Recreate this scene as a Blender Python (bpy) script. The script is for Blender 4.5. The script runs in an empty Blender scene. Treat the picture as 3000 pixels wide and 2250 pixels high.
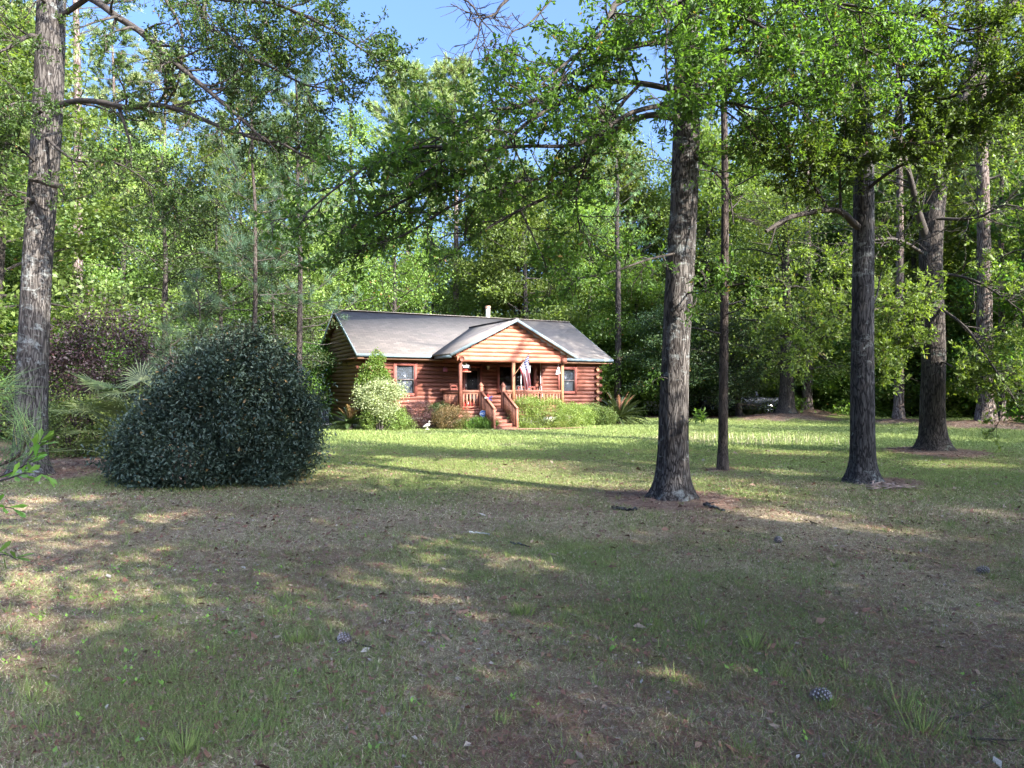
import bpy, math, random
import numpy as np

# ------------------------------------------------------------------ camera, sky, sun, exposure
SC = bpy.context.scene
F = 2053.0; HZ = 1141.0; CZ = 1.72            # focal length and horizon of the photo (3000 px wide)
cam_d = bpy.data.cameras.new("camera"); cam = bpy.data.objects.new("camera", cam_d)
SC.collection.objects.link(cam); SC.camera = cam
cam_d.sensor_width = 36.0; cam_d.lens = F / 3000 * 36
cam_d.shift_y = (HZ - 1125) / 3000
cam_d.clip_start = 0.05; cam_d.clip_end = 2000
cam.location = (0, 0, CZ); cam.rotation_euler = (math.radians(90), 0, 0)

SUN = np.array([1.404, -1.21, 1.0])            # towards the sun, per metre of height
ELEV = math.atan2(1.0, math.hypot(SUN[0], SUN[1])); AZ = math.atan2(SUN[0], SUN[1])
world = bpy.data.worlds.new("World"); SC.world = world; world.use_nodes = True
wn = world.node_tree
sky = wn.nodes.new("ShaderNodeTexSky"); sky.sky_type = 'NISHITA'; sky.sun_disc = False
sky.sun_elevation = ELEV; sky.sun_rotation = AZ; sky.air_density = 0.7; sky.dust_density = 10.0; sky.ozone_density = 8.0
bg = wn.nodes["Background"]; bg.inputs[1].default_value = 0.15
wn.links.new(sky.outputs[0], bg.inputs[0])
sun_d = bpy.data.lights.new("sun", 'SUN'); sun_d.energy = 4.0; sun_d.angle = math.radians(0.53); sun_d.color = (1.0, 0.93, 0.82)
sun = bpy.data.objects.new("sun", sun_d); SC.collection.objects.link(sun)
sun.rotation_euler = (math.radians(90) - ELEV, 0, math.atan2(SUN[0], -SUN[1]))
SC.view_settings.view_transform = 'Standard'; SC.view_settings.look = 'None'
SC.view_settings.exposure = 2.5; SC.view_settings.gamma = 1.0
SC.render.engine = 'CYCLES'
SC.cycles.max_bounces = 6; SC.cycles.diffuse_bounces = 4; SC.cycles.glossy_bounces = 2
SC.cycles.transmission_bounces = 4; SC.cycles.transparent_max_bounces = 4
SC.cycles.caustics_reflective = False; SC.cycles.caustics_refractive = False
SC.cycles.sample_clamp_indirect = 6
SC.cycles.use_denoising = True
world.cycles.sampling_method = 'MANUAL'; world.cycles.sample_map_resolution = 2048

# ------------------------------------------------------------------ helpers
COL = SC.collection
rng = np.random.default_rng(7)
def at(px, py, Y): return np.array([(px - 1500) / F * Y, Y, CZ - (py - HZ) / F * Y])
def unit(a): return a / (np.linalg.norm(a, axis=-1, keepdims=True) + 1e-9)
def sstep(a, b, x):
    t = np.clip((x - a) / (b - a), 0, 1); return t * t * (3 - 2 * t)
def _h(ix, iy, iz):
    n = (ix * 374761393 + iy * 668265263 + iz * 1274126177) & 0xffffffff
    n = ((n ^ (n >> 13)) * 1103515245) & 0xffffffff
    return ((n ^ (n >> 16)) & 0xffff) / 65535.0
def vn(x, y, z=0.0, s=0):
    x, y, z = np.broadcast_arrays(np.asarray(x, float), np.asarray(y, float), np.asarray(z, float))
    ix, iy, iz = [np.floor(a).astype(np.int64) for a in (x, y, z)]
    fx, fy, fz = x - ix, y - iy, z - iz
    fx, fy, fz = [a * a * (3 - 2 * a) for a in (fx, fy, fz)]
    iz = iz + s * 57
    r = 0
    for dx in (0, 1):
        for dy in (0, 1):
            for dz in (0, 1):
                w = (fx if dx else 1 - fx) * (fy if dy else 1 - fy) * (fz if dz else 1 - fz)
                r = r + w * _h(ix + dx, iy + dy, iz + dz)
    return r
def fbm(x, y, z=0.0, o=3, s=0):
    r = 0; a = .5; t = 0
    for i in range(o):
        r = r + a * vn(x * 2 ** i, y * 2 ** i, np.asarray(z) * 2 ** i, s + i); t += a; a *= .5
    return r / t

class Acc:
    """collects polygons for one mesh"""
    def __init__(s): s.V = []; s.F = []; s.n = 0; s.T = []
    def add(s, V, Fc, tone=None):
        V = np.asarray(V, float).reshape(-1, 3)
        for f in (Fc if isinstance(Fc, (list, tuple)) and len(Fc) and isinstance(Fc[0], np.ndarray) else [np.asarray(Fc)]):
            s.F.append(np.asarray(f) + s.n)
        s.V.append(V); s.n += len(V)
        s.T.append(np.full(len(V), .5) if tone is None else np.broadcast_to(np.asarray(tone, float), (len(V),)).copy())
    def box(s, x0, y0, z0, x1, y1, z1, R=None, c=None):
        v = np.array([[x0,y0,z0],[x1,y0,z0],[x1,y1,z0],[x0,y1,z0],[x0,y0,z1],[x1,y0,z1],[x1,y1,z1],[x0,y1,z1]], float)
        if R is not None: v = v @ R.T
        if c is not None: v = v + c
        s.add(v, np.array([[0,3,2,1],[4,5,6,7],[0,1,5,4],[1,2,6,5],[2,3,7,6],[3,0,4,7]]))
    def bar(s, a, b, w, h):
        """a rectangular bar from a to b"""
        a = np.asarray(a, float); b = np.asarray(b, float); d = unit(b - a)
        up = np.array([0, 0, 1.]) if abs(d[2]) < .95 else np.array([0, 1., 0])
        x = unit(np.cross(d, up)); z = np.cross(x, d)
        v = [p + x * i * w / 2 + z * j * h / 2 for p in (a, b) for i, j in ((-1,-1),(1,-1),(1,1),(-1,1))]
        s.add(v, np.array([[0,1,2,3],[7,6,5,4],[0,4,5,1],[1,5,6,2],[2,6,7,3],[3,7,4,0]]))
    def tube(s, P, R, sides=8, cap=True, tone=None):
        P = np.asarray(P, float); N = len(P); R = np.broadcast_to(np.asarray(R, float), (N,))
        T = np.zeros_like(P); T[1:-1] = P[2:] - P[:-2]; T[0] = P[1] - P[0]; T[-1] = P[-1] - P[-2]; T = unit(T)
        m = T.mean(0); ref = np.array([0, 0, 1.]) if abs(m[2]) < .7 * np.linalg.norm(m) + 1e-6 else np.array([1., 0, 0])
        X = unit(np.cross(T, ref)); Y = np.cross(T, X)
        a = np.arange(sides) * 2 * math.pi / sides
        V = P[:, None] + R[:, None, None] * (X[:, None] * np.cos(a)[None, :, None] + Y[:, None] * np.sin(a)[None, :, None])
        i = np.arange(N - 1)[:, None] * sides; j = np.arange(sides)[None]; k = (j + 1) % sides
        q = np.stack([i + j, i + k, i + sides + k, i + sides + j], -1).reshape(-1, 4)
        fs = [q]
        if cap and sides <= 12: fs += [np.arange(sides)[None], (np.arange(sides)[::-1] + (N - 1) * sides)[None]]
        s.add(V.reshape(-1, 3), fs, tone)
    def mesh(s, name, mat, smooth=False):
        V = np.concatenate(s.V); m = bpy.data.meshes.new(name)
        loops = np.concatenate([f.ravel() for f in s.F]); sizes = np.concatenate([np.full(len(f), f.shape[1]) for f in s.F])
        m.vertices.add(len(V)); m.vertices.foreach_set("co", V.astype(np.float32).ravel())
        m.loops.add(len(loops)); m.loops.foreach_set("vertex_index", loops.astype(np.int32))
        m.polygons.add(len(sizes)); st = np.concatenate([[0], np.cumsum(sizes)[:-1]])
        m.polygons.foreach_set("loop_start", st.astype(np.int32))
        if smooth: m.polygons.foreach_set("use_smooth", np.ones(len(sizes), bool))
        a = m.attributes.new("tone", 'FLOAT', 'POINT'); a.data.foreach_set("value", np.concatenate(s.T).astype(np.float32))
        m.update(calc_edges=True)
        m.materials.append(mat)
        return m
    def obj(s, name, mat, parent=None, smooth=False, **kw):
        if not s.V: return None
        o = bpy.data.objects.new(name, s.mesh(name, mat, smooth)); COL.objects.link(o)
        if parent is not None: o.parent = parent
        for k, v in kw.items(): o[k] = v
        return o

def thing(name, label, cat, loc=(0, 0, 0), rz=0.0, group=None, sc=None):
    o = bpy.data.objects.new(name, None); COL.objects.link(o)
    o.location = tuple(float(v) for v in loc); o.rotation_euler = (0, 0, rz)
    o.empty_display_size = .2
    if sc is not None: o.scale = sc if hasattr(sc, '__len__') else (sc, sc, sc)
    o["label"] = label; o["category"] = cat
    if group: o["group"] = group
    return o
def dup(root, label, loc, rz=0.0, sc=1.0, group=None):
    r = root.copy(); COL.objects.link(r); r.location = tuple(float(v) for v in loc); r.rotation_euler = (0, 0, rz)
    r.scale = sc if hasattr(sc, '__len__') else (sc, sc, sc); r["label"] = label
    if group: r["group"] = group
    for ch in list(root.children):
        c = ch.copy(); COL.objects.link(c); c.parent = r
        for g in ch.children:
            d = g.copy(); COL.objects.link(d); d.parent = c
    return r

# ------------------------------------------------------------------ materials
def newmat(name):
    m = bpy.data.materials.new(name); m.use_nodes = True; nt = m.node_tree
    return m, nt, nt.nodes["Principled BSDF"]
def ramp(nt, src, stops):
    r = nt.nodes.new("ShaderNodeValToRGB"); e = r.color_ramp.elements
    while len(e) < len(stops): e.new(.5)
    for el, (p, c) in zip(e, stops): el.position = p; el.color = (*c, 1) if len(c) == 3 else c
    nt.links.new(src, r.inputs[0]); return r.outputs[0]
def noise(nt, vec, scale, detail=4, rough=.6, dist=0.0):
    n = nt.nodes.new("ShaderNodeTexNoise"); n.inputs["Scale"].default_value = scale
    n.inputs["Detail"].default_value = detail; n.inputs["Roughness"].default_value = rough; n.inputs["Distortion"].default_value = dist
    nt.links.new(vec, n.inputs["Vector"]); return n.outputs["Fac"]
def coords(nt, scale=(1, 1, 1), kind="Object"):
    t = nt.nodes.new("ShaderNodeTexCoord"); mp = nt.nodes.new("ShaderNodeMapping"); mp.inputs["Scale"].default_value = scale
    nt.links.new(t.outputs[kind], mp.inputs[0]); return mp.outputs[0]
def mixc(nt, fac, a, b, mode='MIX'):
    m = nt.nodes.new("ShaderNodeMix"); m.data_type = 'RGBA'; m.blend_type = mode
    for s_, v in ((0, fac), (6, a), (7, b)):
        if hasattr(v, "is_linked") or hasattr(v, "links"): nt.links.new(v, m.inputs[s_])
        elif s_ == 0: m.inputs[0].default_value = v
        else: m.inputs[s_].default_value = (*v, 1)
    return m.outputs[2]
def math_(nt, op, a, b=None):
    m = nt.nodes.new("ShaderNodeMath"); m.operation = op
    for i, v in enumerate((a, b)):
        if v is None: continue
        if hasattr(v, "links"): nt.links.new(v, m.inputs[i])
        else: m.inputs[i].default_value = v
    return m.outputs[0]
def bump(nt, bsdf, h, strength=.5, dist=.02):
    b = nt.nodes.new("ShaderNodeBump"); b.inputs["Strength"].default_value = strength; b.inputs["Distance"].default_value = dist
    nt.links.new(h, b.inputs["Height"]); nt.links.new(b.outputs[0], bsdf.inputs["Normal"])
def attr(nt, name):
    a = nt.nodes.new("ShaderNodeAttribute"); a.attribute_name = name; return a.outputs["Fac"]

def m_leaf(name, dark, light, old=None, trans=.38, rough=.5, spec=.35, rnd=.25):
    m, nt, b = newmat(name)
    t = attr(nt, "tone")
    stops = [(0.0, dark), (0.85, light)] + ([(0.93, light), (0.97, old)] if old else [])
    c = ramp(nt, t, stops)
    oi = nt.nodes.new("ShaderNodeObjectInfo")
    hs = nt.nodes.new("ShaderNodeHueSaturation"); nt.links.new(c, hs.inputs["Color"])
    nt.links.new(math_(nt, 'ADD', math_(nt, 'MULTIPLY', oi.outputs["Random"], .035), .4825), hs.inputs["Hue"])
    nt.links.new(math_(nt, 'ADD', math_(nt, 'MULTIPLY', oi.outputs["Random"], rnd * 2), 1 - rnd), hs.inputs["Value"])
    c = hs.outputs[0]
    nt.links.new(c, b.inputs["Base Color"]); b.inputs["Roughness"].default_value = rough
    b.inputs["Specular IOR Level"].default_value = spec
    tr = nt.nodes.new("ShaderNodeBsdfTranslucent")
    nt.links.new(mixc(nt, 1.0, c, (1.5, 1.6, .55), 'MULTIPLY'), tr.inputs[0])
    mx = nt.nodes.new("ShaderNodeMixShader"); mx.inputs[0].default_value = trans
    nt.links.new(b.outputs[0], mx.inputs[1]); nt.links.new(tr.outputs[0], mx.inputs[2])
    nt.links.new(mx.outputs[0], nt.nodes["Material Output"].inputs[0])
    return m
def m_bark(name, dark, mid, light, lichen=None, lich_amt=.5, plate=14.0, bumpd=.03):
    m, nt, b = newmat(name)
    v1 = coords(nt, (1, 1, .16)); v2 = coords(nt, (1, 1, 1)); v3 = coords(nt, (1, 1, .5))
    n1 = noise(nt, v1, plate, 6, .65, .6); n2 = noise(nt, v3, plate * 2.4, 5, .7); n3 = noise(nt, v2, 2.2, 4, .6)
    h = math_(nt, 'ADD', math_(nt, 'MULTIPLY', n1, .7), math_(nt, 'MULTIPLY', n2, .3))
    vo = nt.nodes.new("ShaderNodeTexVoronoi"); vo.feature = 'DISTANCE_TO_EDGE'; vo.inputs["Scale"].default_value = plate * 1.5
    dn = nt.nodes.new("ShaderNodeVectorMath"); dn.operation = 'ADD'; nn = nt.nodes.new("ShaderNodeTexNoise"); nn.inputs["Scale"].default_value = 9; nt.links.new(v1, nn.inputs["Vector"])
    sc_ = nt.nodes.new("ShaderNodeVectorMath"); sc_.operation = 'SCALE'; sc_.inputs["Scale"].default_value = .16; nt.links.new(nn.outputs["Color"], sc_.inputs[0])
    nt.links.new(v1, dn.inputs[0]); nt.links.new(sc_.outputs[0], dn.inputs[1]); nt.links.new(dn.outputs[0], vo.inputs["Vector"])
    fur = ramp(nt, vo.outputs["Distance"], [(.0, (0, 0, 0)), (.16, (1, 1, 1))])
    h = math_(nt, 'ADD', math_(nt, 'MULTIPLY', h, .7), math_(nt, 'MULTIPLY', fur, .3))
    c = ramp(nt, h, [(.42, dark), (.60, mid), (.72, light)])
    c = mixc(nt, math_(nt, 'MULTIPLY', ramp(nt, n3, [(.4, (0, 0, 0)), (.7, (1, 1, 1))]), .45), c, dark)
    if lichen:
        nl = noise(nt, coords(nt, (1, 1, 1.5)), 5.5, 8, .72, .4); nb = noise(nt, v2, .9, 2, .5)
        g = ramp(nt, math_(nt, 'ADD', nl, math_(nt, 'MULTIPLY', math_(nt, 'SUBTRACT', nb, .5), .6)), [(.64 - .16 * lich_amt, (0, 0, 0)), (.74 - .14 * lich_amt, (1, 1, 1))])
        c = mixc(nt, math_(nt, 'MULTIPLY', g, .75), c, lichen)
    nt.links.new(c, b.inputs["Base Color"]); b.inputs["Roughness"].default_value = .95
    b.inputs["Specular IOR Level"].default_value = .15
    bump(nt, b, h, .9, bumpd); return m
def m_plain(name, col, rough=.7, var=.15, scale=6, metal=0.0, spec=.3, bmp=0.0, coat=0.0):
    m, nt, b = newmat(name)
    n = noise(nt, coords(nt), scale, 5, .6)
    c = ramp(nt, n, [(.3, tuple(x * (1 - var) for x in col)), (.7, tuple(min(1, x * (1 + var)) for x in col))])
    nt.links.new(c, b.inputs["Base Color"]); b.inputs["Roughness"].default_value = rough
    b.inputs["Metallic"].default_value = metal; b.inputs["Specular IOR Level"].default_value = spec
    b.inputs["Coat Weight"].default_value = coat
    if bmp: bump(nt, b, n, bmp, .01)
    return m
def m_wood(name, dark, light, axis='x', knots=True, grime=None, rough=.6):
    m, nt, b = newmat(name)
    sc = {'x': (.25, 3, 3), 'y': (3, .25, 3), 'z': (3, 3, .25)}[axis]
    n1 = noise(nt, coords(nt, sc), 7, 6, .65, .8); n2 = noise(nt, coords(nt), 1.1, 4, .6)
    c = ramp(nt, n1, [(.34, dark), (.66, light)])
    ts = attr(nt, "tone")
    c = mixc(nt, math_(nt, 'MULTIPLY', ts, .55), c, tuple(x * .5 for x in dark))
    c = mixc(nt, math_(nt, 'MULTIPLY', ramp(nt, n2, [(.45, (0, 0, 0)), (.75, (1, 1, 1))]), .5), c, grime or tuple(x * .55 for x in dark))
    if knots:
        vo = nt.nodes.new("ShaderNodeTexVoronoi"); vo.inputs["Scale"].default_value = 3.2
        nt.links.new(coords(nt, tuple(max(.6, s_ / 1.5) for s_ in sc)), vo.inputs["Vector"])
        k = ramp(nt, vo.outputs["Distance"], [(.05, (1, 1, 1)), (.12, (0, 0, 0))])
        c = mixc(nt, math_(nt, 'MULTIPLY', k, .7), c, tuple(x * .35 for x in dark))
    nt.links.new(c, b.inputs["Base Color"]); b.inputs["Roughness"].default_value = rough
    b.inputs["Specular IOR Level"].default_value = .25
    bump(nt, b, n1, .35, .01); return m

M = {}
M['oak_leaf'] = m_leaf("oak_leaves", (.04, .078, .022), (.125, .20, .042), (.16, .10, .04), trans=.5, rough=.5)
M['oak_leaf_l'] = m_leaf("small_oak_leaves", (.028, .065, .022), (.085, .15, .035), (.17, .12, .05), trans=.38, rough=.5)
M['wood_leaf'] = m_leaf("woodland_leaves", (.065, .105, .032), (.185, .245, .062), (.20, .17, .08), trans=.45, rnd=.42)
M['dark_leaf'] = m_leaf("evergreen_leaves", (.020, .040, .014), (.062, .092, .026), (.12, .10, .04), trans=.25, rnd=.2)
M['cedar'] = m_leaf("cedar_sprays", (.028, .055, .026), (.085, .12, .045), (.17, .09, .045), trans=.3, rnd=.15)
M['needle'] = m_leaf("pine_needles", (.045, .095, .045), (.14, .21, .075), (.22, .15, .07), trans=.3, rnd=.2)
M['needle_y'] = m_leaf("pale_pine_needles", (.10, .15, .055), (.24, .29, .12), (.26, .18, .09), trans=.3, rnd=.1)
M['needle_b'] = m_leaf("blue_green_needles", (.028, .062, .038), (.075, .125, .066), (.20, .14, .07), trans=.25, rnd=.1)
M['plum'] = m_leaf("plum_leaves", (.022, .014, .018), (.055, .034, .038), (.12, .06, .06), trans=.25, rnd=.1)
M['burg'] = m_leaf("burgundy_leaves", (.035, .016, .022), (.12, .06, .06), (.20, .10, .08), trans=.25, rnd=.05)
M['bush'] = m_leaf("dull_blue_green_leaves", (.020, .038, .028), (.068, .098, .072), (.20, .14, .05), trans=.12, rough=.5, spec=.32, rnd=0)
M['azalea'] = m_leaf("bright_azalea_leaves", (.07, .12, .025), (.30, .36, .10), (.34, .26, .16), trans=.35, rnd=.05)
M['azalea_d'] = m_leaf("dull_azalea_leaves", (.05, .09, .022), (.16, .20, .055), (.20, .15, .06), trans=.3, rnd=.05)
M['rust'] = m_leaf("rusty_azalea_leaves", (.05, .06, .022), (.25, .15, .08), (.30, .12, .09), trans=.3, rnd=.05)
M['pale'] = m_leaf("cream_variegated_leaves", (.14, .19, .08), (.42, .46, .27), (.22, .30, .08), trans=.3, rnd=.05)
M['nandina'] = m_leaf("fresh_shrub_leaves", (.05, .11, .02), (.16, .26, .05), (.28, .12, .06), trans=.35, rnd=.05)
M['palm'] = m_leaf("palmetto_blades", (.05, .085, .035), (.24, .28, .13), (.30, .27, .15), trans=.25, rough=.4, spec=.5, rnd=.05)
M['sago'] = m_leaf("sago_fronds", (.02, .042, .016), (.09, .12, .04), (.32, .17, .09), trans=.15, rough=.4, spec=.5, rnd=.05)
M['near_leaf'] = m_leaf("fresh_near_leaves", (.07, .15, .03), (.20, .36, .07), None, trans=.4, rough=.35, spec=.5, rnd=.05)
M['bark_oak'] = m_bark("oak_bark", (.022, .019, .018), (.062, .055, .050), (.125, .114, .105), (.20, .215, .21), .5)
M['bark_oak_b'] = m_bark("dark_oak_bark", (.018, .017, .018), (.050, .047, .047), (.10, .096, .095), (.19, .205, .20), .35)
M['bark_c'] = m_bark("brown_oak_bark", (.018, .015, .014), (.048, .040, .035), (.10, .086, .076), (.15, .165, .14), .2)
M['bark_pine'] = m_bark("pine_bark", (.045, .032, .028), (.13, .10, .088), (.24, .205, .185), None, plate=9, bumpd=.05)
M['bark_slim'] = m_bark("slim_pine_bark", (.022, .017, .015), (.055, .043, .037), (.11, .088, .075), None, plate=22, bumpd=.03)
M['twig'] = m_plain("twig_bark", (.042, .035, .030), .9, .4, 20)
M['dead'] = m_plain("lichened_dead_twigs", (.33, .34, .31), .9, .3, 30)

# ------------------------------------------------------------------ where the sun reaches (crowns are pruned so that light falls there)
LIT = [(1450,1250,600,10,0),(1400,1289,500,9,0),(1000,1268,130,6,0),(1750,1266,160,5,0),(2250,1292,270,15,0),(2330,1327,160,5,0),(2555,1335,75,7,0),
       (2790,1362,200,11,.02),(2300,1384,100,9,.08),(2150,1372,70,6,0),(2230,1508,240,11,.12),(2640,1558,270,11,.1),
       (2930,1512,110,17,.2),(1560,1466,60,7,.1),(1130,1392,180,6,0),(760,1300,120,10,0),(170,1462,190,13,0),(50,1500,70,15,0),(460,1525,200,20,-.1),
       (130,1585,180,30,0),(430,1618,140,20,-.1),(190,1680,250,24,0),(600,1590,90,17,0),(330,1740,160,14,0),(90,1960,120,60,.3),
       (60,2110,100,60,0),(150,2040,80,40,0),(30,2220,70,40,0),(1620,1665,140,17,.1),(1830,1730,100,14,.1),(2900,1640,110,9,.1),(2300,1217,500,5,0),(1890,1424,60,6,0)]
def lit_ground(x, y):
    y = np.asarray(y); ok = y > 2.9
    yy = np.where(ok, y, 3.0); px = 1500 + F * x / yy; py = HZ + F * CZ / yy
    r = np.zeros(px.shape, bool)
    for cx, cy, rx, ry, sl in LIT:
        r |= ((px - cx) / rx) ** 2 + ((py - cy - sl * (px - cx)) / ry) ** 2 < 1
    return r & ok
TH = .478; HC, HS = math.cos(TH), math.sin(TH); HX, HY = -6.676, 30.237
def to_house(x, y): dx = x - HX; dy = y - HY; return dx * HC + dy * HS, -dx * HS + dy * HC
def house_clear(P):
    P = np.atleast_2d(P); bad = np.zeros(len(P), bool)
    for h in (.4, 1.0, 1.6, 2.2, 2.8, 3.4, 4.0, 4.6, 5.2):
        hx, hy = to_house(P[:, 0] - SUN[0] * (P[:, 2] - h), P[:, 1] - SUN[1] * (P[:, 2] - h))
        bad |= (P[:, 2] > h + .3) & (hx > -.8) & (hx < (9.6 if h < 3.3 else 7.6)) & (hy > -2.6) & (hy < .5 + max(0, h - 3.2) * 1.7)
    return ~bad
def on_right_roof(P):
    hx, hy = to_house(P[:, 0] - SUN[0] * (P[:, 2] - 4.2), P[:, 1] - SUN[1] * (P[:, 2] - 4.2))
    return (hx > 8.3) & (hx < 14.5) & (hy > -1) & (hy < 5)
def keep(P, near=1.0, rg=rng):
    """False for leaf clusters whose shade would land where the photo shows sun"""
    P = np.asarray(P, float); J = P + rg.normal(0, .12, P.shape)
    gx = J[:, 0] - SUN[0] * J[:, 2]; gy = J[:, 1] - SUN[1] * J[:, 2]
    drop = lit_ground(gx, gy) & (rg.random(len(P)) < .96)
    for h in (.4, 1.2, 2.0, 2.8, 3.6, 4.4, 5.2):
        qx = J[:, 0] - SUN[0] * (J[:, 2] - h); qy = J[:, 1] - SUN[1] * (J[:, 2] - h)
        hx, hy = to_house(qx, qy)
        up = J[:, 2] > h + .3
        drop |= up & (hx > -1.2) & (hx < (9.9 if h < 3.3 else 8.0)) & (hy > -3.6) & (hy < .5 + max(0, h - 3.2) * 1.7) & (rg.random(len(P)) < .975)
        drop |= up & (hx >= 9.9) & (hx < 13.5) & (hy > -2.5) & (hy < .5) & (h < 3.3) & (rg.random(len(P)) < .55)
    drop |= (gy > 24) & (gy < 70) & (rg.random(len(P)) < .3) & ~on_right_roof(P)
    return ~drop

# ------------------------------------------------------------------ ground
MOUNDS = [(at(1965, 1470, 10.75), 1.5, .07), (at(2590, 1416, 12.9), 1.0, .05), (at(2735, 1330, 18.7), 1.9, .14), (at(2112, 1378, 14.9), .5, .02),
          (at(2300, 1232, 38.8), 3.4, .42), (at(2362, 1219, 45.), 3.0, .45), (at(2632, 1243, 34.6), 2.1, .26), (at(2880, 1252, 31.8), 3.2, .30),
          (at(60, 1402, 13.5), 1.6, .10), (at(3010, 1240, 35.7), 3.0, .3)]
def gh(x, y):
    x = np.asarray(x, float); y = np.asarray(y, float)
    z = .03 * (fbm(x * .35, y * .35, 0, 2, 3) - .5) * sstep(2, 8, y)
    for c, r, h in MOUNDS:
        z = z + h * np.exp(-(((x - c[0]) ** 2 + (y - c[1]) ** 2) / (r * r * .5)))
    return z
def mulch(x, y):
    m = np.zeros(np.shape(x))
    for c, r, h in MOUNDS:
        d = np.hypot(x - c[0], y - c[1]) / (r * (.8 if c[1] < 25 else 1)) + .8 * (fbm(x * 1.3, y * 1.3, 0, 3, 9) - .5)
        m = np.maximum(m, 1 - sstep(.62, .95, d))
    # bed under the cedars and the forest floor
    d = np.hypot((x - 11.5) / 4.2, (y - 44) / 3.0); m = np.maximum(m, 1 - sstep(.8, 1.1, d + .3 * (fbm(x, y, 0, 2, 2) - .5)))
    m = np.maximum(m, sstep(47, 50, y + 3 * (fbm(x * .2, y * .2, 0, 2, 5) - .5)))
    edge = -6.5 - (y - 13) * .28
    m = np.maximum(m, sstep(.5, -1.2, x - edge + 1.2 * (fbm(x * .6, y * .6, 0, 2, 6) - .5)) * sstep(13, 15, y) * .9)
    return m
def lush(x, y):
    n = fbm(x * .55, y * .55, 0, 3, 11); n2 = fbm(x * .16, y * .16, 0, 2, 12); n3 = fbm(x * 2.2, y * 2.2, 0, 2, 13)
    base = .30 + .5 * sstep(7.5, 16, y) + .10 * sstep(14, 22, y)
    base = base - .22 * sstep(-1.0, -5.0, x) * sstep(14, 8, y) - .10 * sstep(1.5, 5, x) * sstep(9, 4, y)
    v = base + .75 * (n - .5) + .4 * (n2 - .5) + .5 * (n3 - .5) * sstep(12, 6, y)
    return np.clip(v, 0, 1) * (1 - mulch(x, y))

def grid_axis(a): return np.array(a)
ys = np.concatenate([[-400, -150, -60, -25, -12, -5], np.arange(-2, 14, .16), np.arange(14, 30, .3), np.arange(30, 62, .6), [66, 75, 90, 120, 200, 350, 700]])
xs = np.concatenate([[-700, -350, -180, -100, -70, -50], np.arange(-40, -14, .8), np.arange(-14, 14, .2), np.arange(14, 41, .8), [50, 70, 100, 180, 350, 700]])
gx, gy = np.meshgrid(xs, ys)
gz = gh(gx, gy)
A = Acc(); nx = len(xs); i = np.arange(len(ys) - 1)[:, None] * nx; j = np.arange(nx - 1)[None]
A.add(np.stack([gx, gy, gz], -1).reshape(-1, 3), np.stack([i + j, i + j + 1, i + nx + j + 1, i + nx + j], -1).reshape(-1, 4), lush(gx, gy).ravel())
m, nt, b = newmat("lawn_soil")
pc = coords(nt, (1, 1, 1)); t = attr(nt, "tone"); mu = attr(nt, "mulch")
n1 = noise(nt, pc, 9, 6, .7); n2 = noise(nt, pc, 60, 4, .7); n3 = noise(nt, pc, 2.5, 4, .6)
fine = math_(nt, 'ADD', math_(nt, 'MULTIPLY', n1, .5), math_(nt, 'MULTIPLY', n2, .5))
thatch = ramp(nt, fine, [(.36, (.095, .07, .046)), (.5, (.22, .17, .11)), (.64, (.40, .33, .22))])
green = ramp(nt, fine, [(.36, (.055, .068, .024)), (.5, (.13, .155, .045)), (.64, (.23, .26, .085))])
straw = ramp(nt, fine, [(.36, (.06, .044, .035)), (.5, (.16, .115, .088)), (.64, (.30, .23, .18))])
tt = math_(nt, 'ADD', t, math_(nt, 'MULTIPLY', math_(nt, 'SUBTRACT', n3, .5), .5))
c = mixc(nt, ramp(nt, tt, [(.25, (0, 0, 0)), (.75, (1, 1, 1))]), thatch, green)
c = mixc(nt, mu, c, straw)
nt.links.new(c, b.inputs["Base Color"]); b.inputs["Roughness"].default_value = 1; b.inputs["Specular IOR Level"].default_value = .1
bump(nt, b, fine, .8, .03)
M['soil'] = m
g = A.obj("lawn", m, kind="structure", smooth=True)
ma = g.data.attributes.new("mulch", 'FLOAT', 'POINT'); ma.data.foreach_set("value", mulch(gx, gy).astype(np.float32).ravel())

def ribbon(P, D, L, W, Nn=None, lift=0.0):
    """thin triangles, base at P, direction D"""
    B = unit(np.cross(D, np.array([0, 0, 1.]) + rng.normal(0, .3, D.shape))) * (W / 2)[:, None]
    return np.stack([P - B, P + B, P + D * L[:, None]], 1).reshape(-1, 3)
def scatter(n, y0, y1, pw=1.0, xm=.78):
    """points on the lawn inside the view wedge, denser near the camera for pw > 1"""
    u = rng.random(n); y = (y0 ** (2 - pw) + u * (y1 ** (2 - pw) - y0 ** (2 - pw))) ** (1 / (2 - pw)) if abs(pw - 2) > .01 else y0 * (y1 / y0) ** u
    return (rng.random(n) * 2 - 1) * xm * y, y
m, nt, b = newmat("grass_blades")
c = ramp(nt, attr(nt, "tone"), [(0, (.62, .55, .38)), (.14, (.44, .37, .24)), (.3, (.20, .145, .09)), (.38, (.21, .23, .09)), (.62, (.145, .20, .062)), (1, (.28, .35, .10))])
nt.links.new(c, b.inputs["Base Color"]); b.inputs["Roughness"].default_value = .6; b.inputs["Specular IOR Level"].default_value = .3
tr = nt.nodes.new("ShaderNodeBsdfTranslucent"); nt.links.new(c, tr.inputs[0]); mx = nt.nodes.new("ShaderNodeMixShader"); mx.inputs[0].default_value = .3
nt.links.new(b.outputs[0], mx.inputs[1]); nt.links.new(tr.outputs[0], mx.inputs[2]); nt.links.new(mx.outputs[0], nt.nodes["Material Output"].inputs[0])
M['grass'] = m
A = Acc()
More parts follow.
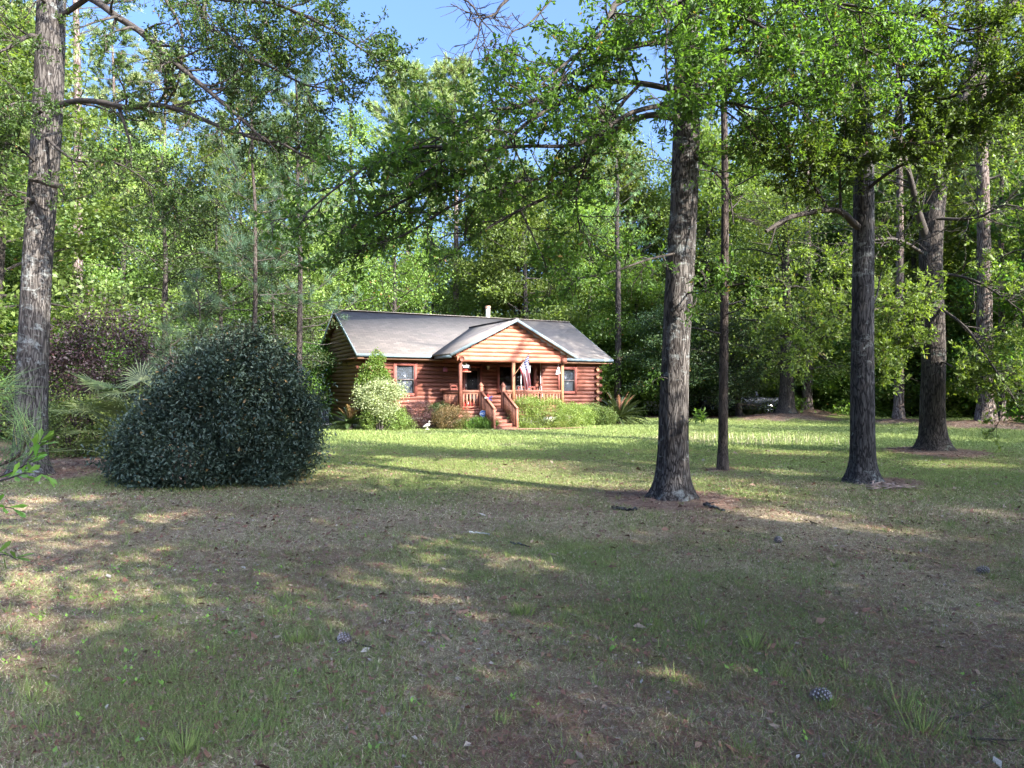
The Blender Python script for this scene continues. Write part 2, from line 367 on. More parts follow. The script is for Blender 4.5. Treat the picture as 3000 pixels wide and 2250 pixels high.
for n, y0, y1, pw, hl, w in ((520000, 2.9, 9, 1.15, .044, .0048), (300000, 9, 20, 1.2, .05, .009), (220000, 20, 47, 1.2, .07, .020)):
    x, y = scatter(n, y0, y1, pw)
    l = lush(x, y); pr = np.clip(.38 + 1.0 * l, 0, 1) * (1 - .85 * mulch(x, y))
    k = rng.random(n) < pr; x, y, l = x[k], y[k], l[k]; n = len(x)
    dead = rng.random(n) > .30 + .75 * l
    tilt = np.where(dead, rng.uniform(1.0, 4.5, n), rng.uniform(.2, 1.6, n)); a = rng.random(n) * 2 * math.pi
    D = unit(np.stack([np.cos(a) * tilt, np.sin(a) * tilt, np.ones(n)], 1)); L = hl * rng.uniform(.5, 1.5, n) * (.75 + .5 * l)
    V = ribbon(np.stack([x, y, gh(x, y) - .002], 1), D, L, w * rng.uniform(.7, 1.4, n))
    tone = np.where(dead, rng.uniform(0, .3, n), np.clip(.42 + .35 * l + rng.normal(0, .15, n), .32, 1))
    A.add(V, np.arange(3 * n).reshape(-1, 3), np.repeat(tone, 3))
# taller tufts
for k in range(420):
    x, y = scatter(1, 3.0, 14, 1.3); nb = rng.integers(8, 26); l = rng.uniform(.05, .12)
    a = rng.random(nb) * 6.28; r = rng.random(nb) * .05
    D = unit(np.stack([np.cos(a) * .5, np.sin(a) * .5, np.ones(nb)], 1))
    P = np.stack([x + r * np.cos(a), y + r * np.sin(a), np.full(nb, gh(x, y)[0])], 1)
    A.add(ribbon(P, D, l * rng.uniform(.5, 1.3, nb), np.full(nb, .005)), np.arange(3 * nb).reshape(-1, 3), np.repeat(rng.uniform(.55, .95, nb), 3))
for px, py, h in ((1530, 1800, .13), (2700, 2150, .26), (2640, 2080, .2), (2060, 1840, .2), (2210, 1900, .18), (540, 2210, .14), (870, 1880, .12), (1880, 1760, .1)):
    p = at(px, py, F * CZ / (py - HZ)); nb = 90 if h < .2 else 34; a = rng.random(nb) * 6.28; r = rng.random(nb) * .09
    D = unit(np.stack([np.cos(a) * .45, np.sin(a) * .45, np.ones(nb)], 1))
    A.add(ribbon(np.stack([p[0] + r * np.cos(a), p[1] + r * np.sin(a), np.zeros(nb)], 1), D, h * rng.uniform(.4, 1.1, nb), np.full(nb, .006)), np.arange(3 * nb).reshape(-1, 3), np.repeat(rng.uniform(.6, 1, nb), 3))
# pale seeding stalks in the sunny strip
n = 260; x = rng.uniform(5.6, 10.6, n); y = rng.uniform(21, 25, n); D = unit(np.stack([rng.normal(0, .12, n), rng.normal(0, .12, n), np.ones(n)], 1))
A.add(ribbon(np.stack([x, y, np.zeros(n)], 1), D, rng.uniform(.15, .34, n), np.full(n, .02)), np.arange(3 * n).reshape(-1, 3), np.repeat(rng.uniform(0, .2, n), 3))
A.obj("grass", M['grass'], kind="stuff", label="thin patchy lawn grass with dead blades among the green", category="grass")

# litter: dry leaves and pine straw
m, nt, b = newmat("litter")
c = ramp(nt, attr(nt, "tone"), [(0, (.10, .042, .026)), (.3, (.16, .075, .05)), (.5, (.18, .12, .085)), (.75, (.25, .20, .155)), (1, (.33, .30, .27))])
nt.links.new(c, b.inputs["Base Color"]); b.inputs["Roughness"].default_value = .8; M['litter'] = m
A = Acc()
n = 64000; x, y = scatter(n, 2.9, 20, 1.3); mm = mulch(x, y); pr = .55 + .45 * (fbm(x * .8, y * .8, 0, 2, 21) > .5); k = rng.random(n) < pr
x, y = x[k], y[k]; n = len(x)
a = rng.random(n) * 6.28; s_ = rng.uniform(.006, .021, n) * np.where(rng.random(n) < .04, 2.2, 1) * (.8 + y / 18)
X = np.stack([np.cos(a), np.sin(a), rng.normal(0, .25, n)], 1); Y = np.stack([-np.sin(a), np.cos(a), rng.normal(0, .25, n)], 1)
P = np.stack([x, y, gh(x, y) + rng.uniform(.002, .022, n)], 1); cu = rng.normal(0, .35, n)
V = np.stack([P - X * s_[:, None], P + Y * (s_ * .5)[:, None] + np.array([0, 0, 1.]) * (s_ * cu)[:, None], P + X * (s_ * 1.2)[:, None], P - Y * (s_ * .45)[:, None]], 1)
A.add(V.reshape(-1, 3), np.arange(4 * n).reshape(-1, 4), np.repeat(np.clip(rng.normal(.32, .25, n), 0, 1), 4))
A.obj("fallen_leaves", M['litter'], kind="stuff", label="small dry fallen leaves scattered over the lawn", category="leaf litter")
A = Acc()
n = 230000; x, y = scatter(n, 2.9, 20, 1.4); mm = mulch(x, y); pr = np.clip(.3 + .35 * sstep(7.5, 4, y) * sstep(-1.5, 1, x) + .9 * mm + .9 * (fbm(x * 1.1, y * 1.1, 0, 3, 31) - .52) * 3 * (1 - .7 * lush(x, y)), 0, 1)
k = rng.random(n) < pr; x, y = x[k], y[k]; n = len(x)
x2, y2 = [], []
for c_, r_, h_ in MOUNDS:
    q = int(1500 * r_ * r_ / (1 + c_[1] / 30)); rr = r_ * np.sqrt(rng.random(q)) * .95; aa = rng.random(q) * 6.28
    x2.append(c_[0] + rr * np.cos(aa)); y2.append(c_[1] + rr * np.sin(aa))
x2.append(rng.uniform(7.5, 15.5, 5000)); y2.append(rng.uniform(41.5, 46, 5000))
x = np.concatenate([x] + x2); y = np.concatenate([y] + y2); k = rng.random(len(x)) < .15 + mulch(x, y) + (np.arange(len(x)) < n); x, y = x[k], y[k]; n = len(x)
a = rng.random(n) * 6.28; D = np.stack([np.cos(a), np.sin(a), rng.normal(.03, .14, n)], 1); fs = 1 + y / 9
L = rng.uniform(.05, .15, n) * (.7 + .3 * fs)
A.add(ribbon(np.stack([x, y, gh(x, y) + rng.uniform(.001, .02, n)], 1), D, L, .0022 * fs * rng.uniform(.8, 1.4, n)), np.arange(3 * n).reshape(-1, 3), np.repeat(np.clip(rng.normal(.28, .2, n), 0, .9), 3))
A.obj("pine_straw", M['litter'], kind="stuff", label="reddish brown fallen pine needles matted on the ground", category="pine straw")
# small weeds in the near left
A = Acc()
for k in range(230):
    if k < 150: px, py = rng.normal(380, 330), 1660 + abs(rng.normal(0, 170))
    else: px, py = rng.uniform(100, 2900), rng.uniform(1560, 2230)
    Yd = F * CZ / (py - HZ); p = at(px, py, Yd); p[2] = gh(p[0], p[1]); nb = rng.integers(2, 6); s_ = rng.uniform(.012, .026)
    for q in range(nb):
        a = rng.random() * 6.28; d = unit(np.array([math.cos(a), math.sin(a), rng.uniform(.2, 1.4)])); bb = unit(np.cross(d, [0, 0, 1.])) * s_ * .45
        o = p + np.array([math.cos(a), math.sin(a), 0]) * .012 + np.array([0, 0, rng.uniform(.01, .05)])
        A.add([o, o + d * s_ * .6 + bb, o + d * s_ * 1.4, o + d * s_ * .6 - bb], np.array([[0, 1, 2, 3]]), rng.uniform(.4, 1))
A.obj("weeds", M['near_leaf'], kind="stuff", label="small light green broadleaf weeds sprouting in the near lawn", category="weeds")

# ------------------------------------------------------------------ foliage builders
def leaves(acc, P, D, L, W, rg, fold=.25, hexa=False, tone=None):
    n = len(P); up = unit(np.array([0, 0, 1.]) + rg.normal(0, .55, (n, 3)))
    B = unit(np.cross(D, up)); Nn = np.cross(B, D); L = L[:, None]; W = W[:, None]
    if hexa:
        l1 = P + D * L * .38 + B * W * .28 + Nn * W * fold; l2 = P + D * L * .76 + B * W * .5 + Nn * W * fold
        r1 = P + D * L * .38 - B * W * .28 + Nn * W * fold; r2 = P + D * L * .76 - B * W * .5 + Nn * W * fold
        V = np.stack([P, l1, l2, P + D * L, r2, r1], 1); i = np.arange(n)[:, None] * 6
        Fc = np.concatenate([i + np.array([[0, 3, 2, 1]]), i + np.array([[0, 5, 4, 3]])]); k = 6
    else:
        V = np.stack([P, P + D * L * .55 + B * W * .5, P + D * L + Nn * L * .08, P + D * L * .55 - B * W * .5], 1); k = 4
        Fc = np.arange(4 * n).reshape(-1, 4)
    if tone is None: tone = np.clip(rg.normal(.45, .22, n), 0, .9) ; tone = np.where(rg.random(n) < .02, .99, tone)
    acc.add(V.reshape(-1, 3), Fc, np.repeat(tone, k))
def curve(p, d, L, n, wob, grav, rg):
    pts = [np.array(p, float)]; d = unit(np.array(d, float))
    for i in range(n):
        d = unit(d + rg.normal(0, wob, 3) + np.array([0, 0, grav]))
        pts.append(pts[-1] + d * L / n)
    return np.array(pts)
def along(pts, t):
    s_ = t * (len(pts) - 1); i = min(int(s_), len(pts) - 2); f = s_ - i
    return pts[i] * (1 - f) + pts[i + 1] * f, unit(pts[i + 1] - pts[i])
def perp_dir(d, rg, a, up=0.0):
    r = rg.normal(0, 1, 3); r -= d * r.dot(d); r = unit(r)
    return unit(d * math.cos(a) + r * math.sin(a) + np.array([0, 0, up]))
def smooth_poly(pts, n=4):
    pts = np.asarray(pts, float); out = []
    for i in range(len(pts) - 1):
        p0 = pts[max(0, i - 1)]; p1 = pts[i]; p2 = pts[i + 1]; p3 = pts[min(len(pts) - 1, i + 2)]
        for k in range(n):
            t = k / n; out.append(.5 * ((2 * p1) + (-p0 + p2) * t + (2 * p0 - 5 * p1 + 4 * p2 - p3) * t * t + (-p0 + 3 * p1 - 3 * p2 + p3) * t ** 3))
    out.append(pts[-1]); return np.array(out)

def leafy_limb(wood, LP, pts, r0, rg, nsec=12, seclen=1.2, ntw=6, tw=.45, t0=.18, bare=0.0, r1=.012, flat=.35, sides=8):
    """limb tube with secondary branches; collects leaf cluster points (p, d) in LP"""
    N = len(pts); R = r0 + (r1 - r0) * np.linspace(0, 1, N) ** .8
    wood.tube(pts, R, sides)
    for k in range(nsec):
        t = t0 + (1 - t0) * (k + rg.random()) / nsec; p, d = along(pts, min(t, .999))
        r = r0 + (r1 - r0) * t ** .8; L = seclen * rg.uniform(.55, 1.25) * (1.15 - .5 * t)
        sd = perp_dir(d, rg, rg.uniform(.6, 1.15), .05); sd[2] *= 1 - flat; sd = unit(sd)
        sp = curve(p, sd, L, 5, .16, rg.uniform(-.05, .05), rg)
        wood.tube(sp, np.linspace(min(r * .55, .03), .006, 6), 5)
        isbare = rg.random() < bare
        for q in range(ntw):
            tt = .15 + .85 * (q + rg.random()) / ntw; pp, dd = along(sp, min(tt, .999))
            tp = curve(pp, perp_dir(dd, rg, rg.uniform(.4, 1.1), .1), tw * rg.uniform(.5, 1.3), 3, .2, rg.uniform(-.15, .1), rg)
            wood.tube(tp, np.linspace(.006, .0025, 4), 3, cap=False)
            if not isbare:
                for w in (.45, .75, 1.0):
                    a, d2 = along(tp, w * .999); LP.append((a, d2))
def cluster_leaves(acc, LP, rg, per=6, L=.08, W=.038, hexa=True, cull=True, spread=.05):
    P = np.array([a for a, b in LP]); D = np.array([b for a, b in LP])
    if cull:
        k = keep(P, rg=rg); P, D = P[k], D[k]
    P = np.repeat(P, per, 0); D = np.repeat(D, per, 0); n = len(P)
    P = P + rg.normal(0, spread * .5, P.shape); D = unit(D * .5 + rg.normal(0, .75, D.shape) + np.array([0, 0, .05]))
    cl = np.repeat(rg.normal(0, .12, n // per), per)
    tone = np.clip(rg.normal(.45, .18, n) + cl, 0, .9); tone = np.where(rg.random(n) < .012, .99, tone)
    leaves(acc, P, D, L * rg.uniform(.6, 1.2, n), W * rg.uniform(.7, 1.2, n), rg, hexa=hexa, tone=tone)

def trunk_mesh(acc, pts, radii, rg, flare=1.0, lobes=6, sides=44, seed=1, ridge=.05, knots=()):
    """pts: centre line from the ground upward; base gets root flare"""
    P = smooth_poly(pts, 8); R = np.interp(np.linspace(0, 1, len(P)), np.linspace(0, 1, len(radii)), radii)
    # resample finely
    s_ = np.concatenate([[0], np.cumsum(np.linalg.norm(np.diff(P, axis=0), axis=1))]); tot = s_[-1]; n = max(20, int(tot / .09))
    u = np.linspace(0, tot, n); P = np.stack([np.interp(u, s_, P[:, k]) for k in range(3)], 1); R = np.interp(u, s_, R)
    a = np.arange(sides) * 2 * math.pi / sides; ca, sa = np.cos(a), np.sin(a)
    H = P[:, 2][:, None] - P[0, 2]
    ph = rg.random() * 6
    lob = (np.cos(a * lobes + ph) * .5 + .5) * .6 + (np.cos(a * (lobes - 2) + ph * 2) * .5 + .5) * .4
    fl = np.exp(-H / (.22 * flare + .001)) * (.35 + .55 * lob[None]) * flare
    x = ca[None] * 4; y = sa[None] * 4; z = H * .9
    rn = (fbm(x + 0 * z, y + 0 * z, z, 3, seed) - .5) * ridge * 2 + (fbm(ca[None] * 1.3 + 0 * z, sa[None] * 1.3 + 0 * z, H * .6, 2, seed + 5) - .5) * .16
    rr = R[:, None] * (1 + fl + rn)
    for kh, ka, kr, ks in knots:
        da = np.abs((a[None] - ka + math.pi) % (2 * math.pi) - math.pi) * R[:, None]
        rr = rr + kr * np.exp(-((H - kh) ** 2 + da ** 2) / (ks * ks))
    V = np.stack([P[:, 0:1] + rr * ca[None], P[:, 1:2] + rr * sa[None], np.repeat(P[:, 2:3], sides, 1)], -1)
    i = np.arange(n - 1)[:, None] * sides; j = np.arange(sides)[None]; k = (j + 1) % sides
    acc.add(V.reshape(-1, 3), np.stack([i + j, i + k, i + sides + k, i + sides + j], -1).reshape(-1, 4))

def near_tree(name, label, cat, base, trunk_px, widths, limbs, autolimbs, bark, leafm, seed, leafL, per, flare, topz=14.0, knots=(), bare_limbs=(), cull=True, hexa=True, leafy=True):
    rg = np.random.default_rng(seed)
    base = np.array(base, float)
    root = thing(name, label, cat, base)
    pts = [at(px, py, Y) for px, py, Y in trunk_px]
    pts[0][2] = -0.05
    last = pts[-1]; r = [w for w in widths]
    pts = [p - base for p in pts]; lz = pts[-1][2]
    dr = unit(pts[-1] - pts[-2])
    pts += [pts[-1] + dr * (topz - lz) * .5, pts[-1] + dr * (topz - lz)]; r += [r[-1] * .7, r[-1] * .3]
    T = Acc(); s0 = np.array(pts)
    cum = np.concatenate([[0], np.cumsum(np.linalg.norm(np.diff(s0, axis=0), axis=1))]); cum /= cum[-1]
    rad = np.interp(np.linspace(0, 1, 60), cum, r)
    tt = np.linspace(0, 1, 60); s0r = np.stack([np.interp(tt, cum, s0[:, k]) for k in range(3)], 1)
    trunk_mesh(T, s0r[::4].tolist() + [s0r[-1].tolist()], rad, rg, flare=flare, seed=seed, knots=knots)
    T.obj("trunk", bark, root, smooth=True)
    Wd = Acc(); LP = []
    for sp in limbs:
        pl = smooth_poly([at(*q) - base for q in sp['p']], 4)
        leafy_limb(Wd, LP if leafy else [], pl, sp['r'], rg, nsec=sp.get('n', 14), seclen=sp.get('L', 1.0), ntw=sp.get('t', 7), tw=sp.get('tw', .4), t0=sp.get('t0', .15), bare=sp.get('bare', 0.), r1=sp.get('r1', .01))
    for (z0, z1, n, L0, rr, a0, a1) in autolimbs:
        for k in range(n):
            z = z0 + (z1 - z0) * (k + rg.random()) / n
            c = np.array([np.interp(z, s0[:, 2], s0[:, 0]), np.interp(z, s0[:, 2], s0[:, 1]), z])
            a = math.radians(rg.uniform(a0, a1)); d = np.array([math.cos(a), math.sin(a), rg.uniform(.1, .6)])
            pl = curve(c, d, L0 * rg.uniform(.7, 1.2), 8, .12, -.02, rg)
            leafy_limb(Wd, LP, pl, rr, rg, nsec=14, seclen=1.15, ntw=7, tw=.45, t0=.2)
    Wd.obj("branches", M['twig'] if leafy else M['dead'], root, smooth=True)
    LA = Acc(); base_LP = [(a + base, b) for a, b in LP]
    tmp = Acc(); cluster_leaves(tmp, base_LP, rg, per=per, L=leafL, W=leafL * .45, cull=cull, hexa=hexa)
    tmp.V = [v - base for v in tmp.V]
    tmp.obj("crown", leafm, root)
    return root

# ------------------------------------------------------------------ the near oaks
near_tree("oak_tree", "stout grey oak with lichen on its flared base, nearest of the lawn trees", "tree", at(1968, 1470, 10.73) * np.array([1, 1, 0]),
    [(1968, 1478, 10.73), (1971, 1400, 10.73), (1971, 1327, 10.73), (1976, 1150, 10.73), (1981, 989, 10.73), (1996, 748, 10.73), (2008, 480, 10.73), (2013, 250, 10.73), (2015, 0, 10.73)],
    [.30, .245, .232, .220, .212, .205, .200, .195, .175],
    [dict(p=[(1990, 340, 10.7), (1967, 344, 10.5), (1900, 338, 10.3), (1814, 371, 10.0), (1769, 411, 9.8), (1687, 488, 9.5), (1642, 556, 9.3), (1524, 615, 9.0), (1389, 692, 8.8), (1325, 746, 8.6)], r=.062, n=14, L=.8, t=6, t0=.3, tw=.35, r1=.01, bare=.25),
     dict(p=[(1995, 262, 10.7), (1972, 262, 10.5), (1877, 244, 10.2), (1770, 240, 9.8), (1696, 271, 9.5), (1542, 362, 9.1), (1430, 470, 8.8), (1253, 551, 8.5), (1108, 628, 8.3), (1000, 673, 8.2)], r=.055, n=24, L=.95, t=7, t0=.22, tw=.4),
     dict(p=[(2010, 120, 10.7), (1880, 130, 9.8), (1720, 190, 9.2), (1560, 300, 8.6), (1420, 330, 8.3), (1260, 420, 8.1)], r=.05, n=20, L=.95, t=7, t0=.25, tw=.4),
     dict(p=[(1995, 300, 10.6), (1850, 330, 9.6), (1700, 420, 9.0), (1500, 430, 8.5), (1300, 470, 8.2), (1180, 560, 8.0)], r=.04, n=15, L=.8, t=7, t0=.25, tw=.35),
     dict(p=[(2012, -60, 10.7), (1823, 0, 9.9), (1787, 45, 9.7), (1755, 104, 9.5), (1640, 200, 9.0), (1560, 270, 8.7)], r=.06, n=22, L=.9, t=7, t0=.2),
     dict(p=[(2030, 470, 10.7), (2050, 470, 10.5), (2127, 542, 10.2), (2149, 655, 10.0)], r=.035, n=8, L=.6, t=5, bare=.5),
     dict(p=[(1687, 488, 9.5), (1600, 520, 9.2), (1480, 540, 8.9), (1330, 600, 8.6), (1180, 690, 8.4), (1060, 720, 8.3)], r=.03, n=18, L=.8, t=7, tw=.35, t0=.05),
     dict(p=[(1877, 244, 10.2), (1800, 330, 9.8), (1740, 440, 9.4), (1690, 560, 9.2), (1700, 680, 9.1)], r=.03, n=20, L=.7, t=6, tw=.35, t0=.1, bare=.2),
     dict(p=[(2012, 60, 10.6), (1990, 0, 9.8), (1960, 50, 9.0), (1950, 180, 8.5), (1965, 280, 8.3)], r=.03, n=20, L=.7, t=7, tw=.35),
     dict(p=[(2020, 180, 10.6), (2060, 110, 9.9), (2095, 180, 9.2), (2080, 300, 8.8)], r=.03, n=18, L=.7, t=7, tw=.35),
     dict(p=[(2020, -20, 10.6), (2120, 30, 9.6), (2250, 90, 9.0), (2330, 200, 8.7)], r=.03, n=20, L=.8, t=7, tw=.35),
     dict(p=[(1524, 615, 9.0), (1560, 690, 8.9), (1600, 780, 8.9), (1610, 860, 8.9)], r=.015, n=8, L=.35, t=4, tw=.25, bare=.5, r1=.004),
     dict(p=[(1430, 470, 8.8), (1300, 430, 8.5), (1150, 450, 8.2), (1000, 540, 8.0), (880, 640, 7.9)], r=.025, n=15, L=.7, t=7, tw=.35, t0=.1),
     dict(p=[(1990, 740, 10.7), (1900, 760, 10.1), (1780, 800, 9.5), (1650, 820, 9.2)], r=.02, n=10, L=.7, t=6, tw=.3),
     dict(p=[(2010, 860, 10.6), (2080, 850, 10.0), (2180, 830, 9.6)], r=.015, n=7, L=.5, t=5, tw=.3),
     dict(p=[(1960, 1110, 10.6), (1935, 1105, 10.45), (1910, 1120, 10.4)], r=.006, n=2, L=.12, t=2, tw=.08, r1=.003),
     dict(p=[(2015, 1240, 10.6), (2040, 1215, 10.45), (2070, 1225, 10.4)], r=.006, n=2, L=.14, t=2, tw=.1, r1=.003),
     dict(p=[(2020, 200, 10.7), (2130, 150, 10.2), (2300, 160, 9.8), (2480, 130, 9.6), (2650, 200, 9.5)], r=.06, n=24, L=.9, t=7),
     dict(p=[(2018, 330, 10.7), (2120, 300, 10.6), (2240, 320, 10.4), (2380, 280, 10.2)], r=.045, n=16, L=.8, t=7),
     dict(p=[(2012, -300, 10.7), (1700, -160, 10.0), (1490, -4, 9.6), (1452, 40, 9.5), (1411, 60, 9.4), (1398, 120, 9.35), (1365, 190, 9.3)], r=.035, n=12, L=.5, t=4, tw=.3, bare=1, t0=.5, r1=.004),
     dict(p=[(1280, -30, 9.2), (1371, 5, 9.3), (1411, 60, 9.4), (1452, 108, 9.4), (1448, 160, 9.35), (1445, 235, 9.3)], r=.015, n=12, L=.45, t=4, tw=.3, bare=1, r1=.003),
     dict(p=[(1700, -100, 9.8), (1560, 60, 9.4), (1500, 95, 9.2), (1485, 150, 9.2), (1520, 230, 9.15)], r=.018, n=9, L=.45, t=4, tw=.3, bare=.7, r1=.003),
     dict(p=[(2016, 60, 10.7), (2150, -60, 9.8), (2400, 0, 9.0), (2600, 30, 8.6)], r=.05, n=20, L=.9, t=7)],
    [(8.0, 13.5, 10, 3.4, .06, -190, 60)], M['bark_oak'], M['oak_leaf'], 11, .085, 6, 1.0, knots=((3.05, -1.9, .06, .10), (3.7, 3.3, .05, .09), (2.2, -1.5, .02, .07), (4.1, 3.5, .05, .08)))

near_tree("oak_tree", "straight dark oak with a bare forked limb to its left, at mid lawn", "tree", at(2530, 1416, 12.84) * np.array([1, 1, 0]),
    [(2530, 1420, 12.84), (2528, 1350, 12.84), (2527, 1250, 12.84), (2527, 1037, 12.84), (2530, 700, 12.84), (2530, 500, 12.84), (2528, 250, 12.84), (2521, 0, 12.84)],
    [.255, .205, .198, .195, .182, .168, .152, .138],
    [dict(p=[(2520, 670, 12.8), (2497, 651, 12.6), (2470, 624, 12.3), (2425, 615, 12.1), (2325, 633, 11.8), (2280, 655, 11.6), (2244, 678, 11.5)], r=.07, n=3, L=.5, t=3, bare=1, r1=.03),
     dict(p=[(2425, 615, 12.1), (2384, 542, 12.0), (2343, 493, 11.9), (2253, 434, 11.8)], r=.035, n=16, L=.8, t=7, t0=.2, tw=.35),
     dict(p=[(2463, 620, 12.2), (2461, 540, 12.3), (2458, 440, 12.3), (2440, 330, 12.2)], r=.03, n=12, L=.7, t=6),
     dict(p=[(2545, 560, 12.8), (2560, 538, 12.6), (2633, 488, 12.2), (2705, 457, 11.8), (2760, 407, 11.5), (2832, 362, 11.2), (2930, 300, 11.0)], r=.04, n=20, L=.8, t=7, t0=.4),
     dict(p=[(2520, 462, 12.8), (2506, 466, 12.6), (2398, 475, 12.2), (2316, 443, 11.9), (2200, 400, 11.6)], r=.045, n=20, L=.9, t=7),
     dict(p=[(2560, 880, 12.9), (2569, 864, 13.2), (2586, 782, 13.3), (2620, 720, 13.3), (2677, 640, 13.2)], r=.02, n=6, L=.5, t=5),
     dict(p=[(2535, 300, 12.8), (2640, 270, 12.0), (2760, 290, 11.4), (2900, 240, 11.0), (3050, 260, 10.7)], r=.05, n=22, L=.9, t=7),
     dict(p=[(2520, 230, 12.8), (2452, 249, 12.3), (2362, 226, 12.0), (2244, 208, 11.8), (2120, 240, 11.5)], r=.045, n=22, L=.9, t=7),
     dict(p=[(2525, 120, 12.8), (2420, 60, 12.0), (2280, 40, 11.4), (2150, 60, 11.0)], r=.04, n=18, L=.9, t=7),
     dict(p=[(2525, 140, 12.7), (2500, 60, 11.8), (2480, 140, 11.2), (2500, 260, 10.9)], r=.03, n=18, L=.7, t=7, tw=.35),
     dict(p=[(2540, 200, 12.7), (2590, 180, 11.9), (2640, 300, 11.3), (2640, 420, 11.0)], r=.03, n=18, L=.8, t=7, tw=.35),
     dict(p=[(2530, 60, 12.8), (2680, 40, 12.0), (2820, 90, 11.3), (2960, 40, 11.0)], r=.04, n=18, L=.9, t=7)],
    [(8.2, 13.5, 10, 3.2, .05, -180, 180)], M['bark_oak_b'], M['oak_leaf'], 12, .09, 9, 1.05)

near_tree("oak_tree", "broad brown oak leaning right with a widely flared buttressed base", "tree", at(2735, 1330, 18.68) * np.array([1, 1, 0]),
    [(2735, 1334, 18.68), (2733, 1290, 18.68), (2731, 1254, 18.68), (2735, 1100, 18.68), (2736, 989, 18.68), (2728, 800, 18.7), (2728, 690, 18.8), (2745, 565, 18.9), (2775, 407, 19.0), (2807, 325, 19.0), (2854, 194, 19.1), (2900, 110, 19.2), (2950, 27, 19.3)],
    [.40, .34, .315, .285, .275, .28, .29, .235, .20, .185, .17, .165, .155],
    [dict(p=[(2715, 700, 18.7), (2690, 620, 18.5), (2672, 540, 18.3), (2640, 430, 18.0), (2580, 300, 17.6)], r=.125, n=20, L=1.4, t=7, r1=.03, tw=.55),
     dict(p=[(2710, 830, 18.5), (2650, 865, 17.8), (2600, 893, 17.2), (2500, 930, 16.6), (2400, 960, 16.2), (2330, 1010, 16.0)], r=.05, n=40, L=1.3, t=8, tw=.5),
     dict(p=[(2705, 860, 18.5), (2697, 869, 18.3), (2644, 927, 17.9), (2590, 1000, 17.6), (2520, 1040, 17.2)], r=.045, n=16, L=1.0, t=7, tw=.45),
     dict(p=[(2750, 900, 18.5), (2830, 960, 17.6), (2900, 1060, 17.0), (2960, 1150, 16.5), (2985, 1200, 16.3)], r=.04, n=24, L=1.0, t=7, tw=.45),
     dict(p=[(2750, 800, 18.5), (2850, 820, 17.8), (2950, 880, 17.2), (3050, 960, 17.0)], r=.045, n=24, L=1.3, t=7, tw=.5),
     dict(p=[(2745, 640, 18.5), (2860, 640, 17.8), (2950, 600, 17.2), (3080, 640, 17.0)], r=.05, n=22, L=1.3, t=7, tw=.5),
     dict(p=[(2700, 740, 18.5), (2620, 700, 17.6), (2500, 720, 17.0), (2400, 800, 16.6)], r=.05, n=24, L=1.3, t=7, tw=.5),
     dict(p=[(2720, 1000, 18.4), (2650, 1020, 17.6), (2580, 1080, 17.1)], r=.03, n=14, L=.9, t=7, tw=.4),
     dict(p=[(2760, 1060, 18.4), (2830, 1090, 17.8), (2900, 1120, 17.3)], r=.03, n=14, L=.8, t=7, tw=.4),
     dict(p=[(2780, 420, 18.8), (2700, 330, 18.0), (2620, 250, 17.4), (2540, 120, 17.0)], r=.06, n=22, L=1.4, t=7, tw=.55),
     dict(p=[(2840, 240, 18.9), (2920, 230, 18.2), (3000, 160, 17.8)], r=.05, n=18, L=1.3, t=7, tw=.5),
     dict(p=[(2800, 340, 18.9), (2900, 420, 18.3), (3000, 450, 18.0)], r=.05, n=18, L=1.3, t=7, tw=.5)],
    [(10.5, 16, 10, 4.0, .07, -200, 200)], M['bark_c'], M['wood_leaf'], 13, .12, 8, 1.25, topz=17, hexa=False)

